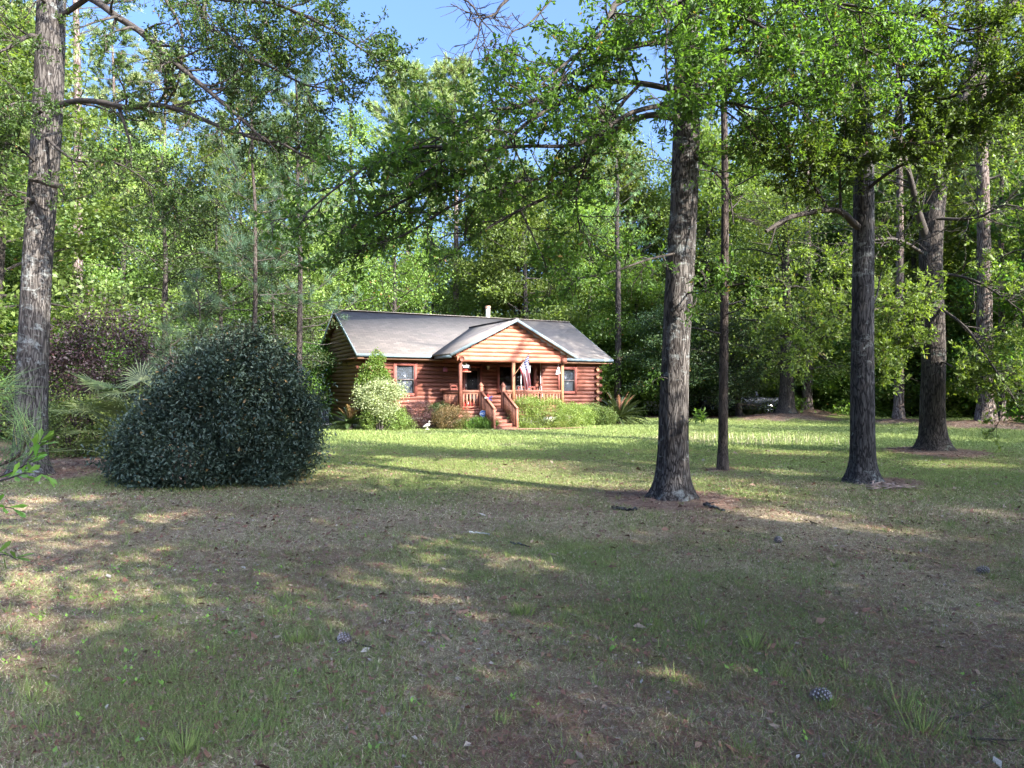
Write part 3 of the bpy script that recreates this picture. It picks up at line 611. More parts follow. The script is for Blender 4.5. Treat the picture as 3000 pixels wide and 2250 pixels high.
near_tree("oak_tree", "thick furrowed oak at the left edge of the lawn beside the palmetto", "tree", at(85, 1404, 13.45) * np.array([1, 1, 0]),
    [(85, 1408, 13.45), (88, 1340, 13.45), (92, 1152, 13.45), (106, 836, 13.45), (113, 700, 13.45), (120, 640, 13.45), (141, 316, 13.45), (147, 90, 13.45), (150, 0, 13.45)],
    [.345, .285, .268, .255, .25, .252, .255, .25, .235],
    [dict(p=[(155, -60, 13.4), (276, 0, 12.6), (344, 50, 12.2), (407, 90, 11.9), (479, 158, 11.6), (524, 194, 11.4), (601, 258, 11.1), (669, 316, 10.9), (732, 371, 10.7), (768, 411, 10.6)], r=.075, n=26, L=.9, t=7, t0=.1, bare=.2, r1=.02),
     dict(p=[(165, 310, 13.4), (230, 295, 13.0), (300, 300, 12.6), (380, 315, 12.2), (452, 307, 11.9), (524, 321, 11.6), (633, 366, 11.2), (678, 384, 11.0), (768, 411, 10.7), (823, 420, 10.5), (881, 452, 10.3), (931, 479, 10.2)], r=.06, n=30, L=.8, t=7, t0=.08, bare=.3, r1=.012),
     dict(p=[(100, 520, 13.3), (90, 520, 13.0), (130, 533, 12.8), (176, 547, 12.7), (184, 548, 12.68)], r=.07, n=3, L=.5, t=4, r1=.05),
     dict(p=[(105, 590, 13.3), (77, 583, 13.0), (40, 572, 12.8), (0, 568, 12.6), (-80, 540, 12.3)], r=.06, n=10, L=.7, t=6),
     dict(p=[(130, 120, 13.4), (90, 104, 13.1), (40, 130, 12.8), (0, 150, 12.6), (-100, 160, 12.3)], r=.06, n=12, L=.8, t=6, bare=.3),
     dict(p=[(350, 320, 12.4), (368, 375, 12.3), (382, 430, 12.2), (385, 500, 12.15)], r=.035, n=6, L=.4, t=4, bare=.5, r1=.012),
     dict(p=[(480, -10, 11.9), (520, 60, 11.8), (536, 120, 11.7), (528, 200, 11.6), (515, 250, 11.5), (440, 265, 11.5)], r=.03, n=12, L=.5, t=5, bare=.5),
     dict(p=[(160, 60, 13.4), (400, -80, 12.4), (590, -20, 11.9), (592, 45, 11.7), (633, 100, 11.5), (700, 115, 11.3), (800, 60, 11.0)], r=.05, n=26, L=.9, t=7, t0=.25),
     dict(p=[(600, -10, 11.6), (700, 5, 11.0), (800, 10, 10.6), (920, 60, 10.3), (1040, 130, 10.0), (1130, 200, 9.8)], r=.035, n=26, L=.75, t=7),
     dict(p=[(650, 80, 11.4), (720, 160, 11.0), (800, 200, 10.8), (900, 250, 10.6), (1000, 260, 10.4)], r=.03, n=22, L=.75, t=7),
     dict(p=[(130, 400, 13.3), (220, 470, 12.6), (320, 470, 12.2), (430, 530, 11.9), (520, 620, 11.6)], r=.03, n=22, L=.9, t=7),
     dict(p=[(110, 480, 13.3), (30, 420, 12.6), (-60, 430, 12.2)], r=.03, n=14, L=.9, t=7),
     dict(p=[(150, 20, 13.4), (60, -40, 12.6), (-40, 20, 12.2)], r=.04, n=14, L=.9, t=7),
     dict(p=[(130, 330, 13.3), (60, 300, 12.5), (-20, 330, 12.0)], r=.03, n=14, L=.9, t=7)],
    [(9.2, 14, 8, 3.2, .06, -180, 180)], M['bark_oak'], M['oak_leaf_l'], 14, .068, 9, .95)


# ------------------------------------------------------------------ background trees
def puffs(acc, P, rg, per, R, L, W, squash=.45, tonej=.14, cull=False, hexa=False):
    P = np.asarray(P)
    if cull:
        k = keep(P, rg=rg); P = P[k]
    n = len(P) * per; Q = np.repeat(P, per, 0); o = rg.normal(0, 1, (n, 3)); o[:, 2] *= squash
    Q = Q + o * R * .55
    if cull:
        k = keep(Q, rg=rg); Q = Q[k]; o = o[k]
        cl = rg.normal(0, tonej, len(Q))
    else: cl = np.repeat(rg.normal(0, tonej, len(P)), per)
    n = len(Q); D = unit(unit(o) * .6 + rg.normal(0, .7, (n, 3)) + np.array([0, 0, -.05]))
    tone = np.clip(rg.normal(.42, .16, n) + cl, 0, .9); tone = np.where(rg.random(n) < .01, .99, tone)
    leaves(acc, Q, D, L * rg.uniform(.6, 1.3, n), W * rg.uniform(.6, 1.3, n), rg, hexa=hexa, tone=tone)
def ptrunk(root, h, r, bark, rg, lean=(0, 0), flare=.6, forks=()):
    pts = [np.array([lean[0] * t + .12 * math.sin(t * 3 + rg.random()), lean[1] * t + .10 * math.sin(t * 2.3), h * t - .05]) for t in np.linspace(0, 1, 9)]
    A = Acc(); P = smooth_poly(pts, 3); n = len(P); t = np.linspace(0, 1, n)
    rr = r * (1 - .75 * t) * (1 + flare * np.exp(-t * h / .35))
    A.tube(P, rr, 12); A.obj("trunk", bark, root, smooth=True); return P
def hardwood(name, label, cat, loc, seed, h=16, R=4.0, low=.15, nl=26, per=40, leafm=None, bark=None, r=.2, L=.175, group=None, cull=False, loc_cull=None, gaps=.0, sub=9):
    rg = np.random.default_rng(seed); root = thing(name, label, cat, loc, 0, group)
    P = ptrunk(root, h * .9, r, bark or M['bark_c'], rg, rg.normal(0, .5, 2))
    W = Acc(); C = []
    for k in range(nl):
        t = low + (.95 - low) * (k + rg.random()) / nl; c, d = along(P, t)
        prof = math.sin(math.pi * min(1, (t - low) / (1 - low) * .85 + .18)) ** .7
        a = k * 2.4 + rg.normal(0, .4); Ln = R * prof * rg.uniform(.65, 1.2); up = rg.uniform(.0, .5) + .8 * max(0, t - .6)
        pl = curve(c, [math.cos(a), math.sin(a), up], Ln, 6, .14, -.02, rg)
        if cull and not house_clear(pl + np.array(loc)).all(): continue
        W.tube(pl, np.linspace(r * .35 * (1.1 - t), .012, 7), 5)
        for q in range(sub):
            tt = .3 + .7 * (q + rg.random()) / sub; p, dd = along(pl, min(.999, tt))
            e = p + unit(rg.normal(0, 1, 3) * np.array([1, 1, .6])) * rg.uniform(.2, .9) * (R / 4)
            W.tube([p, (p + e) / 2 + rg.normal(0, .05, 3), e], [.012, .008, .004], 3, cap=False)
            if rg.random() > gaps: C.append(e)
    W.obj("branches", M['twig'], root)
    A = Acc(); C = np.array(C)
    if cull: C = C + np.array(loc)[None]
    puffs(A, C, rg, per, .55 * R / 4 + .12, L, L * .6, cull=cull)
    if cull: A.V = [v - np.array(loc)[None] for v in A.V]
    A.obj("crown", leafm or M['wood_leaf'], root); return root
def tufts(acc, P, D, rg, n=12, L=.24, w=.02, spread=.8):
    P = np.repeat(np.asarray(P), n, 0); D = np.repeat(np.asarray(D), n, 0); m_ = len(P)
    D = unit(D + rg.normal(0, spread * .6, D.shape)); P = P + rg.normal(0, .03, P.shape)
    B = unit(np.cross(D, rg.normal(0, 1, D.shape))) * w / 2; Lr = L * rg.uniform(.7, 1.2, m_)
    V = np.stack([P - B, P + B, P + D * Lr[:, None]], 1).reshape(-1, 3)
    tone = np.clip(np.repeat(rg.normal(.5, .2, m_ // n), n) + rg.normal(0, .12, m_), 0, .9); tone = np.where(rg.random(m_) < .03, .99, tone)
    acc.add(V, np.arange(3 * m_).reshape(-1, 3), np.repeat(tone, 3))
def pine(name, label, loc, seed, h=24, r=.22, cb=.4, R=3.2, nb=34, leafm=None, bark=None, tn=12, tl=.26, tw=.022, group=None, sub=8, up=.25, lean=(0, 0), cull=False, dead=4, rt=.0, cat="tree", tside=2):
    rg = np.random.default_rng(seed); root = thing(name, label, cat, loc, 0, group)
    P = ptrunk(root, h, r, bark or M['bark_pine'], rg, lean, .35)
    W = Acc(); TP, TD = [], []
    for k in range(nb + dead):
        t = cb + (.985 - cb) * ((k + rg.random()) / nb) ** .9 if k < nb else rg.uniform(cb * .5, cb)
        if t >= .99: continue
        c, d = along(P, t); a = k * 2.4 + rg.normal(0, .4)
        prof = (1 - ((t - cb) / (1 - cb)) ** 1.4) * .85 + .15 if k < nb else .5
        Ln = R * prof * rg.uniform(.6, 1.15)
        pl = curve(c, [math.cos(a), math.sin(a), up + rg.normal(0, .15)], Ln, 6, .13, .05, rg)
        W.tube(pl, np.linspace(max(.012, r * .22 * (1.1 - t)), .008, 7), 4)
        if k >= nb: continue
        for q in range(sub):
            tt = .3 + .7 * (q + rg.random()) / sub; p, dd = along(pl, min(.999, tt))
            s_ = unit(dd + rg.normal(0, .55, 3) + np.array([0, 0, .35])); e = p + s_ * rg.uniform(.25, .7) * (R / 3.2)
            W.tube([p, e], [.01, .006], 3, cap=False)
            for z in range(tside): TP.append(p * (.5 * z / tside) + e * (1 - .5 * z / tside)); TD.append(s_)
    W.obj("branches", M['twig'], root)
    TP = np.array(TP); TD = np.array(TD)
    if cull:
        k = keep(TP + np.array(loc), rg=rg); TP, TD = TP[k], TD[k]
    A = Acc(); tufts(A, TP, TD, rg, tn, tl, tw); A.obj("crown", leafm or M['needle'], root); return root
def G(px, Y): p = at(px, HZ, Y); return np.array([p[0], Y, float(gh(p[0], Y))])

# pines and oaks that can be told apart
pine("pine_tree", "pale sunlit pine trunk standing between the left oak and the plum shrub", G(217, 30), 101, h=27, r=.25, cb=.42, R=4.2, nb=40, leafm=M['needle_y'])
pine("pine_tree", "pale pine trunk half hidden behind the right side of the left oak", G(153, 34), 102, h=26, r=.19, cb=.42, R=3.6, leafm=M['needle_y'])
pine("pine_tree", "slim dark pine standing on open lawn between the two nearest right oaks", G(2112, 14.9), 103, h=17, r=.105, cb=.34, R=2.3, nb=34, bark=M['bark_slim'], tn=16, tl=.2, tw=.009, cull=True, dead=6, up=.1)
pine("pine_tree", "young dark trunked pine just left of the cabin gable", G(868, 25.5), 104, h=13.5, r=.13, cb=.30, R=2.9, nb=40, leafm=M['needle_b'], bark=M['bark_slim'], tn=22, tl=.3, tw=.012, dead=5, sub=9)
pine("pine_tree", "young blue green pine behind the big dark shrub", G(735, 23.5), 105, h=12.8, r=.10, cb=.32, R=2.7, nb=40, leafm=M['needle_b'], bark=M['bark_slim'], tn=22, tl=.3, tw=.012, sub=9)
pine("pine_sapling", "small pine sapling with upright candles above the big shrub's left shoulder", G(574, 16.8), 106, h=4.4, r=.045, cb=.22, R=1.0, nb=20, leafm=M['needle_b'], bark=M['bark_slim'], tn=26, tl=.26, tw=.007, sub=4, up=.7, dead=0)
pine("pine_sapling", "low fluffy pine sapling left of the big dark shrub", G(500, 16.2), 107, h=3.0, r=.04, cb=.15, R=1.0, nb=18, leafm=M['needle_b'], bark=M['bark_slim'], tn=26, tl=.26, tw=.007, sub=4, up=.7, dead=0)
pine("pine_tree", "tall pine with a rounded pale crown rising behind the cabin into the blue sky", G(1332, 56), 108, h=27.5, r=.32, cb=.50, R=5.2, nb=80, leafm=M['needle_y'], tn=26, tl=.42, tw=.055, sub=14, up=.3)
pine("pine_tree", "tall pine with a broad pale crown left of the sky gap", G(1190, 57), 109, h=28.0, r=.30, cb=.52, R=5.4, nb=80, leafm=M['needle_y'], tn=26, tl=.42, tw=.055, sub=14, up=.3)
pine("pine_tree", "dark straight pine trunk just right of the cabin", G(1806, 44), 110, h=19, r=.25, cb=.5, R=3.4, bark=M['bark_c'])
hardwood("oak_tree", "distant thick dark oak growing from a pine straw mound, right of the cedar", "tree", G(2300, 38.8), 111, h=14, R=5.0, low=.16, r=.42, nl=34, per=46)
pine("pine_tree", "distant grey pine on the mound just behind the thick dark oak", G(2362, 45), 112, h=24, r=.33, cb=.45, R=4, leafm=M['needle'])
pine("pine_tree", "greyish pink pine trunk on its own mound between the dark and brown oaks", G(2632, 34.6), 113, h=24, r=.235, cb=.42, R=3.8, leafm=M['needle'])
pine("pine_tree", "largest pine trunk on the straw mound right of the brown oak", G(2884, 31.8), 114, h=26, r=.36, cb=.42, R=4.5, leafm=M['needle'], lean=(-.3, 0))
pine("pine_tree", "thinner pine trunk just right of the largest pine", G(2930, 34.8), 115, h=24, r=.17, cb=.42, R=3.4, leafm=M['needle'])
pine("pine_tree", "pine trunk cut by the right edge of the photo", G(3000, 36.5), 116, h=25, r=.2, cb=.42, R=3.4, leafm=M['needle'])
hardwood("broadleaf_tree", "bright yellow green tree lit by the sun directly behind the cabin roof's left half", "tree", G(1150, 47), 117, h=15.5, R=5.2, low=.1, r=.22, nl=40, per=52, leafm=M['nandina'])
hardwood("broadleaf_tree", "tall sunny green tree rising just left of the sky gap", "tree", G(1035, 50), 118, h=24.5, R=5.0, low=.25, r=.3, nl=44, per=46)
hardwood("evergreen_tree", "dense dark evergreen behind the pine saplings on the left", "tree", G(470, 24.5), 119, h=11.5, R=3.7, low=.05, r=.14, nl=34, per=60, leafm=M['dark_leaf'], L=.10)
hardwood("evergreen_tree", "dark olive evergreen filling the space left of the young pines", "tree", G(640, 26), 120, h=10, R=3.5, low=.05, r=.12, nl=32, per=60, leafm=M['dark_leaf'], L=.10)
hardwood("evergreen_tree", "dark evergreen between the young pine and the cabin gable", "tree", G(800, 30), 121, h=9.5, R=3.0, low=.03, r=.1, nl=30, per=60, leafm=M['dark_leaf'], L=.10)
hardwood("cedar_tree", "sprawling dark cedar with brown patches sheltering the parked dark pickup", "tree", G(2165, 42.2), 122, h=6.8, R=4.2, low=.12, r=.2, nl=40, per=60, leafm=M['cedar'], L=.14)
hardwood("cedar_tree", "dark cedar just left of the stout grey oak", "tree", G(1975, 42.5), 123, h=7.4, R=3.0, low=.16, r=.15, nl=32, per=60, leafm=M['cedar'], L=.13)
hardwood("broadleaf_tree", "small tree of yellow green leaves lit beside the right cabin corner", "tree", G(1772, 45), 124, h=3.6, R=1.6, low=.1, r=.06, nl=18, per=40, leafm=M['azalea'], L=.12)

# the forest edge: a few kinds, copied
kinds = {}
kinds['h1'] = (hardwood, dict(h=18, R=4.6, low=.08, nl=40, per=92), "broadleaf_tree")
kinds['h2'] = (hardwood, dict(h=15, R=4.2, low=.05, nl=36, per=92), "broadleaf_tree")
kinds['h3'] = (hardwood, dict(h=21, R=4.8, low=.18, nl=42, per=88, gaps=.08), "broadleaf_tree")
kinds['h4'] = (hardwood, dict(h=12, R=4.4, low=.03, nl=34, per=96, leafm=M['oak_leaf']), "broadleaf_tree")
kinds['p1'] = (pine, dict(h=26, r=.24, cb=.42, R=4.4, nb=56, sub=10, tn=20, tl=.38, tw=.045), "pine_tree")
kinds['p2'] = (pine, dict(h=22, r=.2, cb=.38, R=4.0, nb=56, sub=10, tn=20, tl=.38, tw=.045, leafm=M['needle_y']), "pine_tree")
kinds['u1'] = (hardwood, dict(h=4.2, R=2.4, low=.02, r=.05, nl=26, per=60, L=.14, leafm=M['nandina']), "forest_shrub")
kinds['u2'] = (hardwood, dict(h=3.0, R=2.2, low=.02, r=.05, nl=22, per=44, L=.13, leafm=M['dark_leaf']), "forest_shrub")
GL = {'h1': "full green broadleaf tree in the forest edge around the lawn", 'h2': "mid height leafy tree in the forest edge around the lawn", 'h3': "tall open crowned leafy tree in the forest edge around the lawn",
      'h4': "low spreading darker leafy tree in the forest edge around the lawn", 'p1': "tall green pine among the forest edge trees", 'p2': "pale needled pine among the forest edge trees",
      'u1': "leafy understory shrub at the foot of the forest edge", 'u2': "dark evergreen understory shrub at the foot of the forest edge"}
GG = {'h': "broadleaf trees along the forest edge", 'p': "pines along the forest edge", 'u': "shrubs under the forest edge"}
place = [('h1',-40,40,1),('p2',60,42,1.05),('h2',330,41,1.05),('h1',420,47,1.05),('p2',480,50,1.05),('h2',560,42,.9),('h3',650,50,.95),('p2',700,53,1.05),('h1',820,46,1.0),('h2',930,42,.85),
         ('p1',330,54,1.0),('h3',230,48,1.0),('h2',120,44,.95),('h4',20,34,.9),('p2',890,56,1.02),('h4',760,40,.8),('h2',1010,54,1.1),
         ('h1',1270,56,.85),('h2',1420,58,1.0),('p1',1480,62,.85),('h2',1545,54,.95),('h3',1640,60,.9),('h1',1720,52,.85),('p2',1660,66,.95),('h2',1860,54,1.1),('h4',1890,47,.85),('p1',1790,64,1.0),
         ('h1',1960,56,.95),('h2',2060,50,1.1),('p2',2080,60,1.0),('h3',2160,58,.9),('h1',2240,52,1.0),('p2',2210,62,1.05),('h4',2360,51,1.1),('h3',2420,58,.95),('h1',2500,52,1.05),('p1',2460,64,1.05),('h2',2580,48,1.0),
         ('h3',2680,56,.95),('h1',2790,50,1.1),('p2',2740,62,1.0),('h2',2860,46,1.15),('h3',2960,52,1.0),('h1',3060,47,1.1),('h4',3010,42,1.1),('p1',2900,60,1.05),('h2',2720,44,.9),
         ('h3',1760,58,1.1),('h2',1560,50,.95),('u1',1905,46,1.2),('u1',2290,47,1.3),('u1',2480,46,1.2),('u1',2560,47,1.3),('u1',2680,45,1.2),('u1',2800,44,1.2),('u1',2960,43,1.3),('u1',2030,48,1.3),('h4',-130,28,1.0),('h2',-60,22,.9),('h4',60,27,.6),('h1',3200,38,1.1),('h3',3300,32,1),('h4',3160,31,1)]
for k, px in enumerate(range(0, 3100, 40)):
    if 930 < px < 1120: continue
    place.append((('u1', 'u2')[(k * 7) % 3 == 0], px + rng.uniform(-20, 20), rng.uniform(47.5, 52), rng.uniform(.75, 1.35)))
for px, Y, s_ in ((-60, 24, 1), (40, 25, .8), (150, 27, .9), (300, 26, .8), (560, 22, .7), (690, 24, .6), (820, 33, .8), (900, 36, .8), (980, 42, .9), (1060, 45, 1.), (350, 31, 1.1), (2050, 46, 1.1), (2250, 47.5, 1.1)):
    place.append(('u2' if (px // 50) % 2 else 'u1', px, Y, s_))
protos = {}
for kd, px, Y, s_ in place:
    loc = G(px, Y)
    if kd[0] != 'u': s_ *= (1.12 if px < 1000 else 1.0 if px < 1300 else {'h1': 1.22, 'h2': 1.38, 'h3': 1.18, 'h4': 1.1}.get(kd, 1.12))
    else: s_ *= 1.25
    if kd not in protos:
        fn, kw, nm = kinds[kd]
        if fn is hardwood: protos[kd] = hardwood(nm, GL[kd], "shrub" if kd[0] == 'u' else "tree", loc, 200 + len(protos), group=GG[kd[0]], **kw)
        else: protos[kd] = pine(nm, GL[kd], loc, 200 + len(protos), group=GG[kd[0]], **kw)
        protos[kd].scale = (s_, s_, s_)
    else: dup(protos[kd], GL[kd], loc, rng.uniform(0, 6.28), (s_ * rng.uniform(.9, 1.1), s_ * rng.uniform(.9, 1.1), s_), GG[kd[0]])

# the far woods beyond, one mass
A = Acc(); rg = np.random.default_rng(5); C = []
B = Acc()
for k in range(330):
    Y = rg.uniform(62, 100); x = rg.uniform(-.85, .85) * Y; h = rg.uniform(13, 19)
    B.tube([[x, Y, -.1], [x + rg.normal(0, .3), Y, h * .5], [x + rg.normal(0, .5), Y, h]], [rg.uniform(.08, .22), .1, .04], 6, tone=rg.random())
    for q in range(22):
        z = h * (1 - rg.random() ** 1.3 * .92)
        if abs((x / Y * F + 1500) - 1850) < 120 and z < 7 and rg.random() < .7: continue
        C.append([x + rg.normal(0, 2.0), Y + rg.normal(0, 1.5), z])
puffs(A, np.array(C), rg, 16, 1.5, .50, .34)
o = A.obj("far_woods", M['wood_leaf'], None, kind="stuff", label="mass of distant woodland foliage beyond the forest edge", category="woods")
B.obj("far_trunks", M['bark_c'], None, kind="stuff", label="many thin distant tree trunks seen through the woods", category="woods")

# shade trees added out of frame, right of and behind the camera, to throw the lawn's shade
for k, (x, y, h, R) in enumerate([(10, -1, 13, 4.6), (9, -9, 14, 4.8), (17.5, 5, 13, 4.6), (17, -4, 14, 5), (17, -12, 15, 5), (25, 9, 14, 4.8), (25, 1, 15, 5), (25, -7, 16, 5), 
                                  (33, 5, 17, 5), (33, -4, 18, 5.2), (33, 14, 16, 4.8), (20.5, 22.5, 21, 5.6), (26, 17.5, 20, 5), (4.6, .4, 13, 4.4), (41, 0, 20, 5.4), (40, 10, 20, 5)]):
    hardwood("oak_tree", "shade oak added behind or right of the viewer, crown shaped to darken the near lawn", "tree", (x, y, 0), 300 + k, h=h, R=R, low=(.45 if y > 15 or x < 6 else .28), nl=38, per=44, r=.2, L=.24, leafm=M['oak_leaf'], group="shade oaks added around the viewer", cull=True, sub=9)

# ------------------------------------------------------------------ shrubs
def blob(name, label, loc, blobs, n, L, W, mat, seed, cat="shrub", stems=5, group=None, inner=.72, hexa=False, rough=.12, stemr=.012, up=.1, below=0.0, stemmat=None, clump=.075):
    rg = np.random.default_rng(seed); root = thing(name, label, cat, loc, 0, group)
    vol = np.array([(b_[3] * b_[4] + b_[4] * b_[5] + b_[3] * b_[5]) for b_ in blobs]); vol = vol / vol.sum()
    Ps, Ds = [], []
    for (cx, cy, cz, rx, ry, rz), f in zip(blobs, vol):
        m_ = int(n * f * 1.25); d = unit(rg.normal(0, 1, (m_, 3)))
        rr = inner + (1.04 - inner) * rg.random(m_) ** .6
        lump = 1 + rough * 2 * (fbm(d[:, 0] * 2.6 + cx * 3, d[:, 1] * 2.6 + cy, d[:, 2] * 2.6 + seed, 3, seed) - .5)
        P = np.array([cx, cy, cz]) + d * (rr * lump)[:, None] * np.array([rx, ry, rz])
        if clump:
            nc = max(8, m_ // 26); ci = rg.integers(0, nc, m_); g_ = rg.normal(0, 1, (m_, 3)) * clump
            wild = rg.random(nc) < .10; P0 = P[:nc].copy(); P0 = np.where(wild[:, None], P0 + d[:nc] * clump * 1.3, P0)
            P = np.where(rg.random(m_)[:, None] < .85, P0[ci] + g_ * np.array([1, 1, .75]), P)
        inside = np.zeros(m_, bool)
        for (ax, ay, az, sx, sy, sz) in blobs:
            if (ax, ay, az) == (cx, cy, cz): continue
            inside |= (((P - np.array([ax, ay, az])) / np.array([sx, sy, sz])) ** 2).sum(1) < .5
        k = (~inside) & (P[:, 2] > .01 + below)
        Ps.append(P[k]); Ds.append(unit(d[k] / np.array([rx, ry, rz])))
    P = np.concatenate(Ps); D = np.concatenate(Ds); k = len(P)
    D = unit(D * .7 + rg.normal(0, .55, D.shape) + np.array([0, 0, up]))
    tone = np.clip(.42 + (fbm(P[:, 0] * 4, P[:, 1] * 4, P[:, 2] * 4, 2, seed) - .5) * .5 + rg.normal(0, .16, k), 0, .9); tone = np.where(rg.random(k) < .015, .99, tone)
    A = Acc(); leaves(A, P, D, L * rg.uniform(.6, 1.25, k), W * rg.uniform(.6, 1.25, k), rg, hexa=hexa, tone=tone)
    A.obj("foliage", mat, root)
    S = Acc()
    for q in range(stems):
        b_ = blobs[q % len(blobs)]; e = np.array([b_[0] + rg.normal(0, b_[3] * .5), b_[1] + rg.normal(0, b_[4] * .5), b_[2] + rg.uniform(-.1, .5) * b_[5]])
        p0 = np.array([rg.normal(0, .10), rg.normal(0, .10), -.03]); mid = (p0 + e) / 2 + np.array([0, 0, .15 * e[2]])
        S.tube(smooth_poly([p0, mid, e], 4), np.linspace(stemr * 2, stemr * .6, 9), 5)
    S.obj("stems", stemmat or M['twig'], root); return root

Yb = 13.3
blob("big_shrub", "huge dome shaped dark blue green shrub in the left middle of the lawn", G(640, Yb) ,
     [(.50, .1, 1.30, 1.12, 1.2, 1.42), (.12, .1, 1.05, 1.3, 1.3, 1.35), (-.66, .0, .62, 1.08, 1.2, 1.0), (1.02, .2, .75, .78, 1.0, 1.0), (-.1, -.35, .55, 1.5, 1.0, .8)]
     + [(float(x_), float(y_), float(z_), float(r_), float(r_), float(r_) * .8) for x_, y_, z_, r_ in [(-1.25,-.35,.45,.42),(-.75,-.75,.9,.45),(-.25,-.6,1.75,.42),(.35,-.8,1.9,.45),(1.15,-.4,1.75,.42),(.75,-.9,1.0,.5),(1.5,-.3,.8,.4),(.1,-1.05,.45,.45),(-.6,-1.0,.35,.4),(1.25,-.75,.3,.4),(.45,-.1,2.5,.4),(.9,.1,2.3,.38),(-.55,.0,1.6,.4),(-1.0,.1,1.15,.38),(1.55,.2,1.3,.32)]],
     88000, .085, .042, M['bush'], 51, stems=16, hexa=True, inner=.68, rough=.34, stemr=.02, up=-.05, clump=.13)
A = Acc(); S_ = Acc(); rg = np.random.default_rng(44); bo = G(640, Yb); P, D = [], []
for k in range(75):
    a = rg.uniform(math.pi * .95, math.pi * 2.05); el = rg.uniform(.0, 1.35); d = np.array([math.cos(a) * math.cos(el), math.sin(a) * math.cos(el), math.sin(el)])
    p = np.array([.15, .0, .9]) + d * np.array([1.45, 1.2, 1.75]) * (1 - .12 * (math.cos(a) < 0))
    pl = curve(p, d + np.array([0, 0, .35]), rg.uniform(.25, .6), 5, .16, .03, rg); S_.tube(pl, np.linspace(.006, .002, 6), 4, cap=False)
    for q in range(11): pp, dd = along(pl, .15 + .84 * q / 11); P.append(pp); D.append(perp_dir(dd, rg, rg.uniform(.5, 1.1)))
n = len(P); leaves(A, np.array(P), np.array(D), .075 * rg.uniform(.6, 1.1, n), .036 * rg.uniform(.7, 1.1, n), rg, hexa=True)
br_ = bpy.data.objects["big_shrub"]; A.obj("stray_shoots", M['bush'], br_); S_.obj("shoot_stems", M['twig'], br_)
# the dead brown spray low in the big shrub
A = Acc(); rg = np.random.default_rng(3); n = 70; P = G(548, 12.05) + np.array([0, 0, .42]) + rg.normal(0, 1, (n, 3)) * np.array([.09, .05, .13]) + np.array([0, -.12, 0])
leaves(A, P, unit(rg.normal(0, .4, (n, 3)) + np.array([0, -.2, -1.])), np.full(n, .09), np.full(n, .03), rg, tone=np.full(n, .5))
A.obj("withered_spray", M['litter'], None, label="withered brown leaf spray caught low in the big dark shrub", category="dead branch")
blob("plum_shrub", "tall dark purple leaved shrub behind the palmetto", G(255, 19.5), [(-.8, 0, 1.8, 1.2, 1.2, 1.6), (.6, .3, 2.2, 1.3, 1.2, 1.9), (1.7, .4, 1.5, 1.1, 1.0, 1.5), (-.2, -.3, 1.0, 1.7, 1.0, 1.0)], 30000, .085, .05, M['plum'], 52, stems=14, inner=.45, rough=.4, stemr=.018, clump=.16)
blob("evergreen_shrub", "low olive shrub under the purple shrub left of the palmetto", G(215, 18.0), [(0, 0, .7, 1.3, .9, .9), (1.2, .3, .6, 1.0, .8, .8)], 14000, .07, .04, M['azalea_d'], 53, stems=6, inner=.6, rough=.3)

def hw(x, y, z=0.0): return np.array([HX + x * HC - y * HS, HY + x * HS + y * HC, z])
blob("nandina_shrub", "tall fresh green shrub against the left end of the cabin front", hw(.55, -.6), [(0, 0, 2.35, .52, .4, .6), (.12, 0, 2.95, .26, .22, .45), (-.25, 0, 2.0, .5, .4, .35), (.35, 0, 2.2, .35, .3, .35), (.1, .1, 1.6, .6, .5, .6)], 11000, .09, .05, M['nandina'], 54, stems=9, inner=.4, rough=.3)
blob("variegated_shrub", "cream and pale green leaved shrub at the cabin's left corner", hw(.62, -1.15), [(-.35, 0, 1.6, .65, .55, .32), (.45, 0, 1.6, .6, .5, .34), (-.15, 0, 1.2, .85, .6, .35), (.05, 0, 1.85, .55, .45, .25), (.2, 0, .85, .6, .5, .3)], 12000, .075, .045, M['pale'], 55, stems=16, inner=.4, rough=.5, below=.35, clump=.12)
blob("green_shrub", "loose yellow green shrub under the cream leaved one", hw(.85, -1.05), [(-.25, 0, .75, .6, .5, .5), (.45, 0, .45, .55, .45, .45), (-.6, 0, .4, .4, .4, .4)], 8000, .06, .038, M['azalea'], 56, stems=8, inner=.5, rough=.3)
blob("green_shrub", "low olive mound between the cream shrub and the burgundy one", hw(1.45, -.75), [(0, 0, .42, .62, .5, .52), (.5, 0, .25, .35, .4, .3)], 7000, .055, .035, M['azalea_d'], 57, stems=4, inner=.6)
blob("burgundy_shrub", "rounded burgundy shrub under the left cabin window", hw(2.55, -.7), [(0, 0, .62, .78, .62, .58), (-.3, 0, .45, .7, .6, .48), (.35, 0, .42, .6, .55, .45)], 15000, .05, .03, M['burg'], 58, stems=5, inner=.6)
blob("azalea_shrub", "rusty orange and green azalea left of the porch", hw(3.75, -1.6), [(0, 0, .48, .8, .6, .52), (-.45, .1, .4, .5, .5, .42)], 13000, .05, .032, M['rust'], 59, stems=5, inner=.6)
blob("green_shrub", "dark green shrub tucked behind the rusty azalea by the porch", hw(3.4, -.9), [(0, 0, .62, .62, .45, .48)], 6000, .055, .035, M['dark_leaf'], 60, stems=4, inner=.6)
blob("azalea_hedge", "large bright yellow green azalea right of the porch steps", hw(7.75, -2.7), [(-.75, 0, .72, .85, .75, .72), (.1, .1, .68, .95, .75, .66), (.95, .1, .5, .8, .7, .55), (-.3, -.25, .4, 1.3, .7, .5)], 30000, .055, .036, M['azalea'], 61, stems=8, inner=.65, rough=.2)
